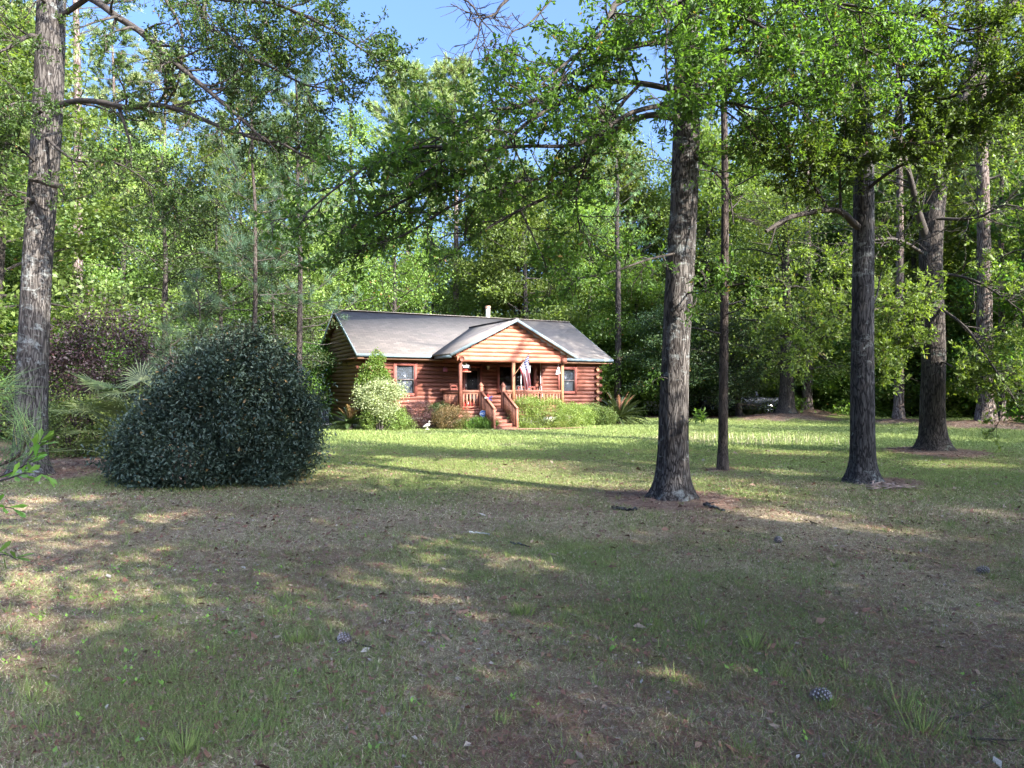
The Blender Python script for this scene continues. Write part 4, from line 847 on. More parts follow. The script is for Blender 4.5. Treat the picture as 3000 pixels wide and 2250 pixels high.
blob("azalea_hedge", "second bright azalea clump right of the large one", hw(9.75, -1.9), [(0, 0, .52, .75, .65, .52), (.45, .1, .45, .6, .6, .48)], 15000, .055, .036, M['azalea'], 62, stems=5, inner=.65, rough=.2)
blob("azalea_hedge", "duller olive azalea between the bright clumps and the sago palm", hw(11.1, -1.5), [(0, 0, .5, .75, .6, .52), (.6, 0, .38, .6, .55, .42)], 13000, .055, .036, M['azalea_d'], 63, stems=5, inner=.65, rough=.2)
blob("liriope_clump", "low green border clump at the foot of the left porch pier", hw(4.65, -2.25), [(-.5, 0, .16, .5, .22, .22), (.1, 0, .2, .45, .22, .28), (.6, -.2, .14, .4, .22, .22)], 6000, .10, .02, M['nandina'], 64, stems=1, inner=.3, up=1.2)

def fan_palm(name, label, loc, fans, mat, seed):
    rg = np.random.default_rng(seed); root = thing(name, label, "palm", loc)
    for (dx, dy, dz, az, tilt, R) in fans:
        A = Acc(); c = np.array([dx, dy, dz]); d = np.array([math.cos(az) * math.cos(tilt), math.sin(az) * math.cos(tilt), math.sin(tilt)])
        side = unit(np.cross(d, [0, 0, 1.])); upv = np.cross(side, d)
        A.tube(smooth_poly([np.array([dx * .12, dy * .12, .05]), c * np.array([.55, .55, .7]) + np.array([0, 0, .12]), c], 4), np.linspace(.014, .008, 9), 5, tone=.4)
        nb = 26
        for k in range(nb):
            a = (k / (nb - 1) - .5) * 4.2; bd = unit(d * math.cos(a) + side * math.sin(a) + upv * .12); L = R * (1 - .22 * abs(a) / 2.1) * rg.uniform(.9, 1.08)
            w = .017; bn = unit(np.cross(bd, upv)) ; tip = c + bd * L + np.array([0, 0, -.10 * L * rg.uniform(.4, 2.2)])
            m1 = c + bd * L * .5; t = np.clip(rg.normal(.55, .2), 0, .9)
            A.add([c, m1 + bn * w, tip, m1 - bn * w, m1 - upv * .012], np.array([[0, 1, 2, 4], [0, 4, 2, 3]]), t)
        A.obj("fan", mat, root)
    return root
rg = np.random.default_rng(9); fans = []
for k in range(15):
    az = rg.uniform(-.3, 2.0) + math.pi * .9; r_ = rg.uniform(.25, 1.0)
    fans.append((math.cos(az) * r_, -abs(math.sin(az)) * r_ * .5, rg.uniform(.5, 1.75), az, rg.uniform(-.25, .6), rg.uniform(.55, .8)))
fans += [(-1.35, -.7, .42, math.pi * 1.03, -.15, .85), (-1.2, -.3, 1.2, math.pi, .1, .85), (.1, 0, 1.9, 1.8, 1.25, .6), (-.4, -.2, 1.75, math.pi * 1.0, .25, .85), (.5, -.2, 1.7, .2, .3, .75), (-.7, -.5, .8, math.pi * 1.05, .0, .8)]
fan_palm("palmetto", "fan leaved palmetto clump tucked between the left oak and the big dark shrub", G(400, 15.3), fans, M['palm'], 10)
def sago(name, label, loc, seed, n=46, R=1.25, sc=1.0, mat=None):
    rg = np.random.default_rng(seed); root = thing(name, label, "palm", loc)
    T = Acc(); T.tube([[0, 0, -.05], [0, 0, .15], [0, 0, .25]], [.17, .16, .12], 10); T.obj("trunk", M['bark_slim'], root)
    A = Acc()
    for k in range(n):
        a = k * 2.4 + rg.normal(0, .15); el = 1.35 - 1.25 * (k / n) ** .9; L = R * rg.uniform(.85, 1.15)
        d = np.array([math.cos(a) * math.cos(el), math.sin(a) * math.cos(el), math.sin(el)])
        pl = curve([0, 0, .24], d, L, 9, .03, -.075, rg); A.tube(pl, np.linspace(.011, .004, 10), 3, cap=False, tone=.5)
        tn = .99 if (k < 7 and rg.random() < .7) else None
        m_ = 64; t = np.linspace(.12, .99, m_); s_ = t * 9; i = np.minimum(s_.astype(int), 8); f = (s_ - i)[:, None]
        P = pl[i] * (1 - f) + pl[i + 1] * f; T_ = unit(pl[i + 1] - pl[i]); S_ = unit(np.cross(T_, np.array([0, 0, 1.]) + .01)); U = np.cross(S_, T_)
        for sg in (-1, 1):
            D = unit(S_ * sg * .8 + T_ * .6 + U * .35 + rg.normal(0, .06, P.shape)); LL = .19 * np.sin(np.pi * np.clip(t * .9 + .1, 0, 1)) ** .5
            B = T_ * .016; V = np.stack([P - B, P + B, P + D * LL[:, None]], 1).reshape(-1, 3)
            A.add(V, np.arange(3 * m_).reshape(-1, 3), np.repeat(np.clip(rg.normal(.4 if tn is None else tn, .1 if tn is None else .0, m_), 0, 1), 3))
    A.obj("fronds", mat or M['sago'], root); return root
sago("sago_palm", "large sago palm with some brown fronds at the cabin's right corner", G(1815, 35.0), 71, n=80, R=1.45)
sago("sago_palm", "small dark sago palm at the foot of the cabin's left corner", hw(-.35, -.1), 72, n=26, R=.9)

# near plants at the left edge of the photo
def leafy_sprig(root, pts, r, nl, L, W, rg, mat, dr=0.0):
    S = Acc(); pl = smooth_poly(pts, 5); S.tube(pl, np.linspace(r, r * .3, len(pl)), 6); S.obj("stem", M['twig'], root, smooth=True)
    A = Acc(); P, D = [], []
    for k in range(nl):
        p, d = along(pl, .2 + .8 * k / nl); sd = perp_dir(d, rg, rg.uniform(.5, 1.1), .15); P.append(p); D.append(unit(sd + np.array([0, 0, dr])))
    leaves(A, np.array(P), np.array(D), L * rg.uniform(.7, 1.1, nl), W * rg.uniform(.8, 1.1, nl), rg, hexa=True, fold=.12); A.obj("foliage", mat, root)
rg = np.random.default_rng(77)
sap = thing("leafy_sapling", "slender leafy sapling reaching in from the left edge near the viewer", "plant", (-2.35, 2.9, 0))
o0 = np.array([-2.35, 2.9, 0])
for q in ([(-180, 1900, 3.0), (-100, 1500, 2.95), (-40, 1420, 2.9), (60, 1370, 2.85), (110, 1340, 2.8)], [(-100, 1500, 2.95), (-30, 1480, 2.8), (40, 1490, 2.75)], [(-150, 1750, 2.95), (-60, 1650, 2.7), (10, 1625, 2.65), (50, 1640, 2.6)],
          [(60, 1370, 2.85), (100, 1320, 2.9), (120, 1290, 2.9)], [(-40, 1420, 2.9), (30, 1400, 2.7), (80, 1385, 2.65), (140, 1390, 2.6)]):
    leafy_sprig(sap, [at(*p) - o0 for p in q], .005, 15, .075, .022, rg, M['near_leaf'])
yp = thing("pine_sapling", "near pine sapling pushing long needles into the left edge", "tree", (-3.3, 3.6, 0)); o0 = np.array([-3.3, 3.6, 0])
S = Acc(); TP, TD = [], []
for q in ([(-350, 1700, 4.0), (-250, 1350, 3.9), (-120, 1260, 3.8), (-20, 1230, 3.7)], [(-250, 1350, 3.9), (-160, 1200, 3.8), (-60, 1150, 3.8), (10, 1140, 3.8)], [(-200, 1400, 3.9), (-60, 1380, 3.6), (60, 1330, 3.5), (70, 1250, 3.5)]):
    pl = smooth_poly([at(*p) - o0 for p in q], 5); S.tube(pl, np.linspace(.012, .005, len(pl)), 6)
    for k in range(10):
        p, d = along(pl, .45 + .549 * k / 9); TP.append(p); TD.append(unit(d + rg.normal(0, .2, 3)))
S.obj("trunk", M['bark_slim'], yp, smooth=True); A = Acc(); tufts(A, np.array(TP), np.array(TD), rg, 26, .19, .0022, 1.0); A.obj("crown", M['needle'], yp)

# ------------------------------------------------------------------ the log cabin (house frame: x along the front, y into the house, z up)
house = thing("log_cabin", "reddish brown log cabin with a gabled front porch and grey shingle roof", "house", (HX, HY, 0), TH)
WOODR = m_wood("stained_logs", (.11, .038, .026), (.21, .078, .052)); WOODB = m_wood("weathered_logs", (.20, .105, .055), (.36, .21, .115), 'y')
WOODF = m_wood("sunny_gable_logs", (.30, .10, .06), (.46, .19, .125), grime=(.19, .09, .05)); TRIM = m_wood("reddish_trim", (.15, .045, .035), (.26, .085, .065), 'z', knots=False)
RAIL = m_wood("rail_timber", (.19, .075, .048), (.33, .145, .095), 'z', knots=False); DECK = m_wood("deck_boards", (.17, .065, .045), (.29, .12, .085), 'x', knots=False)
FASC = m_plain("blue_grey_fascia", (.15, .19, .21), .5, .22, 3, spec=.4); SOFF = m_plain("brown_soffit", (.16, .085, .05), .8, .2, 4)
DARK = m_plain("unlit_inside_black", (.012, .011, .012), .9, .2, 3); MAS = m_plain("pale_block_masonry", (.42, .40, .35), .9, .25, 9, bmp=.5)  # DARK: near-black colour standing in for the shade inside rooms
m, nt, b = newmat("asphalt_shingles"); v = coords(nt)
br = nt.nodes.new("ShaderNodeTexBrick"); nt.links.new(v, br.inputs[0]); br.inputs["Scale"].default_value = 1
for k_, v_ in (("Brick Width", .32), ("Row Height", .13), ("Mortar Size", .008), ("Bias", 0.0)): br.inputs[k_].default_value = v_
br.inputs["Color1"].default_value = (.095, .079, .068, 1); br.inputs["Color2"].default_value = (.16, .134, .115, 1); br.inputs["Mortar"].default_value = (.055, .05, .048, 1)
n1 = noise(nt, v, 1.2, 5, .65); n2 = noise(nt, v, 30, 3, .7)
c = mixc(nt, ramp(nt, n1, [(.4, (0, 0, 0)), (.75, (.6, .6, .6))]), br.outputs[0], (.065, .066, .058)); c = mixc(nt, math_(nt, 'MULTIPLY', n2, .4), c, (.18, .165, .158))
nt.links.new(c, b.inputs["Base Color"]); b.inputs["Roughness"].default_value = .95; bump(nt, b, n2, .5, .01); ROOF = m
m, nt, b = newmat("window_glass"); b.inputs["Base Color"].default_value = (.02, .022, .025, 1); b.inputs["Roughness"].default_value = .06
tp = nt.nodes.new("ShaderNodeBsdfTransparent"); mx = nt.nodes.new("ShaderNodeMixShader"); mx.inputs[0].default_value = .72
nt.links.new(b.outputs[0], mx.inputs[1]); nt.links.new(tp.outputs[0], mx.inputs[2]); nt.links.new(mx.outputs[0], nt.nodes["Material Output"].inputs[0]); GLASS = m
BLIND = m_plain("pale_blinds", (.30, .35, .42), .6, .06, 4)

EZ, RZ, Lr, Wr = 3.28, 5.59, 13.4, 8.62; SL = (RZ - EZ) / (Wr / 2)
PL, PR, PY, ZA, PO, ZE2 = 4.10, 9.30, -1.674, 4.90, .375, 3.28; PC = 6.70; PXL, PXR = 3.53, 9.87; SL2 = (ZA - ZE2) / (PC - PXL)
def roof_z(y): return EZ + SL * (y if y < Wr / 2 else Wr - y)
openings = [(1.72, 2.83, 1.41, 2.93), (5.10, 6.08, .85, 2.84), (6.87, 9.02, 1.55, 2.95), (10.28, 11.42, 1.49, 2.86)]
rg = np.random.default_rng(31)
def log(acc, p0, p1, r=.1, r2=None, tone=None, n=10):
    p0 = np.array(p0, float); p1 = np.array(p1, float); k = max(2, int(np.linalg.norm(p1 - p0) / .5) + 1)
    P = p0 + (p1 - p0) * np.linspace(0, 1, k)[:, None]; P[1:-1, 2] += rg.normal(0, .004, k - 2)
    acc.tube(P, r * (1 + rg.normal(0, .02, k)), n, tone=rg.uniform(0, .8) if tone is None else tone)
# front wall logs
A = Acc(); row = 0; z = .60
while z < 3.22:
    ext = .28 if row % 2 else .10; segs = [(.30 - (.25 if row % 2 else .0), 12.70 + ext)]
    for (a, b_, c0, c1) in openings:
        if c0 - .03 < z < c1 + .03:
            ns = []
            for (s0, s1) in segs:
                if b_ <= s0 or a >= s1: ns.append((s0, s1))
                else: ns += [(s0, a), (b_, s1)]
            segs = ns
    for s0, s1 in segs: log(A, (s0, .42, z), (s1, .42, z), .103, tone=rg.uniform(0, .9))
    row += 1; z += .188
for (x0, x1, z0, z1) in ((.32, 1.72, .5, 3.25), (2.83, 5.10, .5, 3.25), (6.08, 6.87, .5, 3.25), (9.02, 10.28, .5, 3.25), (11.42, 12.66, .5, 3.25), (1.72, 2.83, .5, 1.41), (1.72, 2.83, 2.93, 3.25), (5.10, 6.08, 2.84, 3.25), (6.87, 9.02, .5, 1.55), (6.87, 9.02, 2.95, 3.25), (10.28, 11.42, .5, 1.49), (10.28, 11.42, 2.86, 3.25)):
    A.box(x0 + .001, .43, z0, x1 - .001, .52, z1)
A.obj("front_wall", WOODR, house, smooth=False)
# side and back walls
for nm, x, mt in (("left_wall", .40, WOODB), ("right_wall", 12.62, WOODB)):
    A = Acc(); z = .51; row = 0
    while z < 5.30:
        y0 = .45 if z < 3.05 else max(.45, (z + .22 - EZ) / SL); y1 = 8.1 if z < 3.05 else min(8.1, Wr - (z + .22 - EZ) / SL)
        if z < 3.1: y0 -= .27 if row % 2 == 0 else .0; y1 += .28 if row % 2 == 0 else .08
        if y1 - y0 > .3: log(A, (x, y0, z), (x, y1, z), .103)
        z += .188; row += 1
    s_ = 1 if x < 1 else -1
    A.add([[x + .05 * s_, .5, .45], [x + .05 * s_, 8.05, .45], [x + .05 * s_, 8.05, roof_z(8.05) - .2], [x + .05 * s_, Wr / 2, RZ - .22], [x + .05 * s_, .5, roof_z(.5) - .2]], np.array([[0, 1, 2, 3, 4]]))
    A.obj(nm, mt, house)
A = Acc(); A.box(.5, 8.05, .45, 12.5, 8.15, 3.2)
for k in range(14): log(A, (.3, 8.15, .6 + k * .188), (12.8, 8.15, .6 + k * .188))
A.obj("back_wall", WOODB, house)
A = Acc(); A.box(.34, .47, -.1, 12.6, .62, .5); A.box(.34, 7.9, -.1, 12.6, 8.05, .5); A.box(.34, .62, -.1, .5, 7.9, .5); A.box(12.44, .62, -.1, 12.6, 7.9, .5)
A.obj("foundation", MAS, house)
# main roof
def slab(acc, pts, th):
    pts = np.array(pts, float); lo = pts - np.array([0, 0, th]); n = len(pts); V = np.concatenate([pts, lo])
    acc.add(V, [np.arange(n)[None], (np.arange(n)[::-1] + n)[None], np.array([[i, i + n, (i + 1) % n + n, (i + 1) % n] for i in range(n)])])
A = Acc(); slab(A, [(0, -.02, EZ), (Lr, -.02, EZ), (Lr, Wr / 2, RZ), (0, Wr / 2, RZ)], .07); slab(A, [(0, Wr / 2, RZ), (Lr, Wr / 2, RZ), (Lr, Wr + .02, EZ), (0, Wr + .02, EZ)], .07)
A.bar((-.01, Wr / 2, RZ + .01), (Lr + .01, Wr / 2, RZ + .01), .26, .03)
yv = (ZA - EZ) / SL
slab(A, [(PXL, PY - PO, ZE2 + .01), (PC, PY - PO, ZA + .01), (PC, yv + .1, ZA + .01), (PXL - .1, -.04, ZE2 + .012)], .07)
slab(A, [(PC, PY - PO, ZA + .01), (PXR, PY - PO, ZE2 + .01), (PXR + .1, -.04, ZE2 + .012), (PC, yv + .1, ZA + .01)], .07)
A.bar((PC, PY - PO - .005, ZA + .02), (PC, yv, ZA + .02), .2, .03)
roof = A.obj("roof", ROOF, house)
A = Acc(); A.box(.02, .0, EZ - .24, Lr - .02, .42, EZ - .20); A.box(.02, .03, EZ - .2, .3, Wr / 2 - .3, EZ - .17)
slab(A, [(.03, .03, EZ - .09), (.32, .03, EZ - .09), (.32, Wr / 2, RZ - .09), (.03, Wr / 2, RZ - .09)], .05)
slab(A, [(.03, Wr / 2, RZ - .09), (.32, Wr / 2, RZ - .09), (.32, Wr - .03, EZ - .09), (.03, Wr - .03, EZ - .09)], .05)
slab(A, [(Lr - .4, .03, EZ - .09), (Lr - .03, .03, EZ - .09), (Lr - .03, Wr / 2, RZ - .09), (Lr - .4, Wr / 2, RZ - .09)], .05)
slab(A, [(PXL + .02, PY - PO + .02, ZE2 - .075), (PC, PY - PO + .02, ZA - .075), (PC, PY - .1, ZA - .075), (PXL + .02, PY - .1, ZE2 - .075)], .03)
slab(A, [(PC, PY - PO + .02, ZA - .075), (PXR - .02, PY - PO + .02, ZE2 - .075), (PXR - .02, PY - .1, ZE2 - .075), (PC, PY - .1, ZA - .075)], .03)
A.obj("soffit", SOFF, house)
A = Acc(); A.box(-.01, -.045, EZ - .13, PXL - .12, -.022, EZ - .0); A.obj("gutter", FASC, house); A = Acc(); A.box(PXR + .13, -.045, EZ - .13, Lr + .01, -.022, EZ - .0); A.obj("gutter", FASC, house); A = Acc()
A.box(PXL - .02, PY - PO, ZE2 - .19, PXL + .0, -.05, ZE2 - .07)
for (x0, z0, x1, z1) in ((PXL - .03, ZE2 - .08, PC, ZA - .065), (PC, ZA - .065, PXR + .03, ZE2 - .08)):
    A.bar((x0, PY - PO - .016, z0), (x1, PY - PO - .016, z1), .03, .12)
for (y0, z0, y1, z1) in ((-.02, EZ - .1, Wr / 2, RZ - .09), (Wr / 2, RZ - .09, Wr + .02, EZ - .1)):
    A.bar((-.016, y0, z0), (-.016, y1, z1), .028, .15); A.bar((Lr + .016, y0, z0), (Lr + .016, y1, z1), .028, .15)
A.obj("fascia", FASC, house)
# stove pipe
cx = 8.75; A = Acc(); A.tube([[cx, 5.3, 4.6], [cx, 5.3, 6.2]], .125, 16); ch = A.obj("chimney_pipe", m_plain("pale_metal_pipe", (.60, .60, .55), .45, .2, 4, metal=.2), house)
A = Acc(); A.tube([[cx, 5.3, 6.2], [cx, 5.3, 6.24]], .14, 16); A.tube([[cx, 5.3, 6.24], [cx, 5.3, 6.36]], [.16, .16], 16); A.obj("cap", m_plain("rusty_cap", (.28, .17, .12), .7, .3), ch)
# porch gable
A = Acc(); log(A, (PL - .18, PY, 3.06), (PR + .12, PY, 3.06), .125, tone=.1, n=12); z = 3.26
while z < ZA - .15:
    hwid = (ZA - .11 - z - .08) / SL2
    if hwid > .12: log(A, (PC - hwid, PY + .03, z), (PC + hwid, PY + .03, z), .1, tone=rg.uniform(0, .25))
    z += .186
A.add([[PL, PY + .06, 2.98], [PR, PY + .06, 2.98], [PC + (ZA - .2 - 3.2) / SL2, PY + .06, 3.2], [PC, PY + .06, ZA - .16], [PC - (ZA - .2 - 3.2) / SL2, PY + .06, 3.2]], np.array([[0, 1, 2, 3, 4]]))
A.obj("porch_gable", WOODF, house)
A = Acc(); log(A, (PL, PY - .22, 3.05), (PL, .36, 3.05), .12, tone=.4); log(A, (PL, PY + .1, 3.25), (PL, .36, 3.25), .1, tone=.6)
A.box(PR - .11, PY - .24, 2.93, PR + .13, PY + .24, 3.19); log(A, (PR, PY + .2, 3.05), (PR, .36, 3.05), .12, tone=.4)
A.box(PL + .1, PY + .12, 3.10, PR - .1, .33, 3.14)
A.obj("porch_beam", WOODR, house)
for x in (PL, 6.71, PR):
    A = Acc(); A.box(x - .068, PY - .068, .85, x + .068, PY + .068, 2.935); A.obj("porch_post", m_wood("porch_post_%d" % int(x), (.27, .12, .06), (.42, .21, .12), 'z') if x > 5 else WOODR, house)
A = Acc(); A.box(9.21, .20, .85, 9.34, .32, 3.0); A.obj("porch_post", TRIM, house)
A = Acc(); A.box(3.98, PY - .10, .79, 9.42, .31, .85)
log(A, (3.98, PY - .02, .70), (5.02, PY - .02, .70), .09); log(A, (6.24, PY - .02, .70), (9.42, PY - .02, .70), .09); log(A, (3.98, PY, .53), (5.02, PY, .53), .09); log(A, (6.24, PY, .53), (9.42, PY, .53), .09)
A.box(4.0, PY + .06, .45, 9.4, PY + .12, .79); A.box(3.99, PY + .12, .45, 4.07, .31, .79); A.box(9.34, PY + .12, .45, 9.4, .31, .79); A.obj("porch_deck", DECK, house)
A = Acc(); A.box(4.0, PY - .06, -.1, 4.42, PY + .05, .44); A.box(4.42, PY - .02, -.1, 5.04, PY + .05, .44); A.box(6.2, PY - .02, -.1, 9.38, PY + .05, .44); A.box(4.0, PY + .05, -.1, 4.08, .31, .45); A.obj("porch_pier", MAS, house)
def railing(p0, p1, zt, zb, nb, name="railing"):
    p0 = np.array(p0, float); p1 = np.array(p1, float); up = np.array([0, 0, 1.]); A = Acc()
    A.bar(p0 + up * zt, p1 + up * zt, .11, .10); A.bar(p0 + up * zb, p1 + up * zb, .05, .07); A.bar(p0 + up * (zt - .09), p1 + up * (zt - .09), .04, .06)
    for k in range(nb):
        q = p0 + (p1 - p0) * (k + .5) / nb; A.bar(q + up * (zb + .035), q + up * (zt - .12), .075, .032)
    return A.obj(name, RAIL, house)
railing((PL + .068, PY, 0), (5.0, PY, 0), 1.64, .94, 5); railing((6.26, PY, 0), (6.64, PY, 0), 1.64, .94, 2)
railing((6.78, PY, 0), (PR - .068, PY, 0), 1.64, .94, 15); railing((PL, PY + .068, 0), (PL, .30, 0), 1.64, .94, 12); railing((PR, PY + .068, 0), (PR, .19, 0), 1.64, .94, 12)
for x in (5.08, 6.18):
    A = Acc(); A.box(x - .075, PY - .11, .3, x + .075, PY + .04, 1.86); c_ = np.array([x, PY - .035])
    A.add([[x - .09, PY - .125, 1.86], [x + .09, PY - .125, 1.86], [x + .09, PY + .055, 1.86], [x - .09, PY + .055, 1.86], [x - .09, PY - .125, 1.90], [x + .09, PY - .125, 1.90], [x + .09, PY + .055, 1.90], [x - .09, PY + .055, 1.90], [x, PY - .035, 2.06]],
          [np.array([[0, 3, 2, 1], [0, 1, 5, 4], [1, 2, 6, 5], [2, 3, 7, 6], [3, 0, 4, 7]]), np.array([[4, 5, 8], [5, 6, 8], [6, 7, 8], [7, 4, 8]])])
    A.obj("newel_post", RAIL, house)
    A = Acc(); a0 = np.array([x, PY - .11, 1.62]); a1 = np.array([x, PY - 1.42, .90]); A.bar(a0, a1, .11, .05); A.bar(a0 - [0, 0, .06], a1 - [0, 0, .06], .05, .07)
    A.box(x - .05, PY - 1.42, -.05, x + .05, PY - 1.32, .86)
    for k in range(9):
        t = (k + .6) / 9.6; q = a0 + (a1 - a0) * t; A.bar(q - [0, 0, .05], [x, q[1], .62 - .62 * t], .08, .035)
    A.bar([x, PY - .11, .74], [x, PY - 1.42, .03], .05, .22); A.obj("stair_railing", RAIL, house)
A = Acc(); 
for k in range(5):
    y = PY - .11 - .27 * (k + 1); zt = .85 - .15 * (k + 1)
    A.box(5.12, y, zt - .035, 6.14, y + .29, zt); A.box(5.125, y + .265 - .27 * 0, zt, 6.135, y + .285, zt + .115)
    if k == 4: A.box(5.125, y + .01, -.05, 6.135, y + .03, zt - .035)
A.obj("steps", DECK, house)
# windows
def window(x0, z0, x1, z1, blinds=True, bars=(), curtain=False):
    y = .30; A = Acc(); w = .14
    A.box(x0, y, z0, x0 + w, .44, z1); A.box(x1 - w, y, z0, x1, .44, z1); A.box(x0 + w, y + .003, z1 - w, x1 - w, .44, z1); A.box(x0 + w, y - .02, z0, x1 - w, .44, z0 + w)
    for xb in bars: A.box(xb - .06, y + .01, z0 + w, xb + .06, .44, z1 - w)
    f = A.obj("window", TRIM, house)
    A = Acc(); zs = (z0 + z1) / 2
    if blinds:
        for (a, b_) in ((x0 + w, x1 - w),):
            A.box(a, .34, z0 + w, a + .03, .37, z1 - w); A.box(b_ - .03, .34, z0 + w, b_, .37, z1 - w); A.box(a + .03, .34, zs - .02, b_ - .03, .37, zs + .02)
        A.obj("sash", m_plain("dark_sash", (.12, .10, .10), .5, .1), f)
    A = Acc(); A.box(x0 + w + .002, .375, z0 + w + .002, x1 - w - .002, .38, z1 - w - .002); A.obj("pane", GLASS, f)
    if blinds:
        A = Acc(); z = z0 + w + .03
        while z < z1 - w - .03:
            A.add([[x0 + w, .41, z + .036], [x1 - w, .41, z + .036], [x1 - w, .43, z], [x0 + w, .43, z]], np.array([[0, 1, 2, 3]])); z += .052
        A.obj("blinds", BLIND, f)
    if curtain:
        A = Acc(); A.box(x0 + w, .42, z0 + w, x1 - w, .425, z0 + .36); A.obj("half_curtain", m_plain("pale_curtain", (.6, .62, .6), .8, .1), f)
    A = Acc(); A.box(x0 + w, .50, z0 + w, x1 - w, .51, z1 - w); A.obj("unlit_room_sheet", DARK, f)  # black sheet behind the pane in place of the unlit room's shade
window(1.72, 1.41, 2.83, 2.93); window(10.28, 1.49, 11.42, 2.86); window(6.87, 1.55, 9.02, 2.95, False, (7.73,), True)
A = Acc(); A.box(5.10, .30, .85, 5.20, .44, 2.84); A.box(5.98, .30, .85, 6.08, .44, 2.84); A.box(5.20, .303, 2.74, 5.98, .44, 2.84); fr = A.obj("door_frame", TRIM, house)
A = Acc(); A.box(5.20, .36, .87, 5.32, .40, 2.74); A.box(5.86, .36, .87, 5.98, .40, 2.74); A.box(5.32, .36, 2.60, 5.86, .40, 2.74); A.box(5.32, .36, .87, 5.86, .40, 1.55); dr = A.obj("door", m_plain("dark_storm_door", (.05, .03, .028), .5, .2), house)
A = Acc(); A.box(5.322, .375, 1.552, 5.858, .38, 2.598); A.obj("glass", GLASS, dr)
A = Acc(); A.box(5.33, .345, 1.50, 5.85, .362, 1.53); A.box(5.24, .32, 1.85, 5.27, .36, 1.97); A.obj("handle", m_plain("steel", (.6, .6, .58), .35, .1, metal=.8), dr)
A = Acc(); A.box(5.2, .46, .87, 5.98, .47, 2.74); A.obj("unlit_room_sheet", DARK, dr)  # black sheet behind the door glass, indoor shade put into its colour

# ------------------------------------------------------------------ things on and around the porch
def HT(name, label, cat, x, y, z, rz=0.0, **k): return thing(name, label, cat, hw(x, y, z), TH + rz, **k)
BLK = m_plain("matt_black", (.015, .015, .016), .6, .2); WHT = m_plain("white_paint", (.75, .75, .74), .5, .06); RED = m_plain("glazed_red", (.50, .035, .03), .25, .2, 5, spec=.6, coat=.5)
STL = m_plain("dull_steel", (.35, .35, .34), .4, .2, metal=.7); BLUE = m_plain("sign_blue", (.09, .17, .50), .4, .05); GREY = m_plain("blue_grey_paint", (.17, .19, .23), .6, .15)
def text(body, size, mat, parent, loc, rot, name="lettering", sx=1.0):
    cu = bpy.data.curves.new(name, 'FONT'); cu.body = body; cu.size = size; cu.align_x = 'CENTER'; cu.align_y = 'CENTER'; cu.extrude = .0015; cu.offset = size * .03
    cu.space_line = .8; cu.materials.append(mat); o = bpy.data.objects.new(name, cu); COL.objects.link(o); o.parent = parent; o.location = loc; o.rotation_euler = rot; me = bpy.data.meshes.new_from_object(o); bpy.data.objects.remove(o)
    o = bpy.data.objects.new(name, me); COL.objects.link(o); o.parent = parent; o.location = loc; o.rotation_euler = rot; return o
# birdhouse with a lettered roof
t = HT("birdhouse", "red birdhouse with a black roof lettered SEE ROCK CITY, hung left of the porch post", "birdhouse", 4.47, -1.35, 2.66, -.15)
A = Acc(); A.box(-.11, -.11, -.14, .11, .11, .06); A.add([[-.11, -.11, .06], [.11, -.11, .06], [.11, .11, .06], [-.11, .11, .06], [-.11, 0, .20], [.11, 0, .20]], [np.array([[0, 1, 5, 4], [2, 3, 4, 5]]), np.array([[0, 4, 3], [1, 2, 5]])])
A.obj("body", m_plain("barn_red", (.42, .07, .05), .6, .15), t)
A = Acc(); slab(A, [(-.19, -.20, .0), (.19, -.20, .0), (.19, 0, .25), (-.19, 0, .25)], .015); slab(A, [(-.19, 0, .25), (.19, 0, .25), (.19, .20, .0), (-.19, .20, .0)], .015); rf = A.obj("roof", BLK, t)
text("SEE\nROCK\nCITY", .115, WHT, t, (0, -.106, .128), (math.atan2(.25, .20), 0, 0))
A = Acc(); A.box(-.21, -.24, -.17, .21, .20, -.14); A.obj("base", m_plain("salmon_board", (.5, .2, .14), .6, .1), t)
A = Acc(); A.tube([[0, 0, .25], [0, .02, .42]], .004, 5); A.obj("hanger", STL, t)
# wall plaque, lantern
t = HT("wall_plaque", "pink and purple plaque hung on the dark log wall left of the birdhouse", "plaque", 4.19, .30, 2.64)
A = Acc(); A.box(-.10, -.02, -.10, .10, .01, .09); A.obj("panel", m_plain("pink_purple_paint", (.38, .13, .24), .6, .4, 4), t)
A = Acc(); A.tube([[-.06, 0, .09], [-.03, 0, .16], [0, 0, .09]], .008, 5); A.tube([[.0, 0, .09], [.03, 0, .16], [.06, 0, .09]], .008, 5); A.obj("loop", m_plain("dull_pink", (.30, .14, .16), .7, .2), t)
t = HT("porch_lantern", "black coach lantern on the logs right of the cabin door", "lantern", 6.33, .26, 2.72)
A = Acc(); A.box(-.05, .03, -.07, .05, .07, .10); A.bar([0, .05, .06], [0, -.08, .12], .02, .02); A.tube([[0, -.08, .13], [0, -.08, .16]], [.09, .02], 8); A.tube([[0, -.08, -.10], [0, -.08, -.07]], [.05, .08], 8)
for sx in (-.06, .06): A.bar([sx, -.08, -.08], [sx, -.08, .13], .01, .01); 
A.obj("housing", BLK, t); A = Acc(); A.tube([[0, -.08, -.07], [0, -.08, .12]], [.055, .065], 10); A.obj("glass", m_plain("frosted_glass", (.5, .48, .42), .2, .1), t)
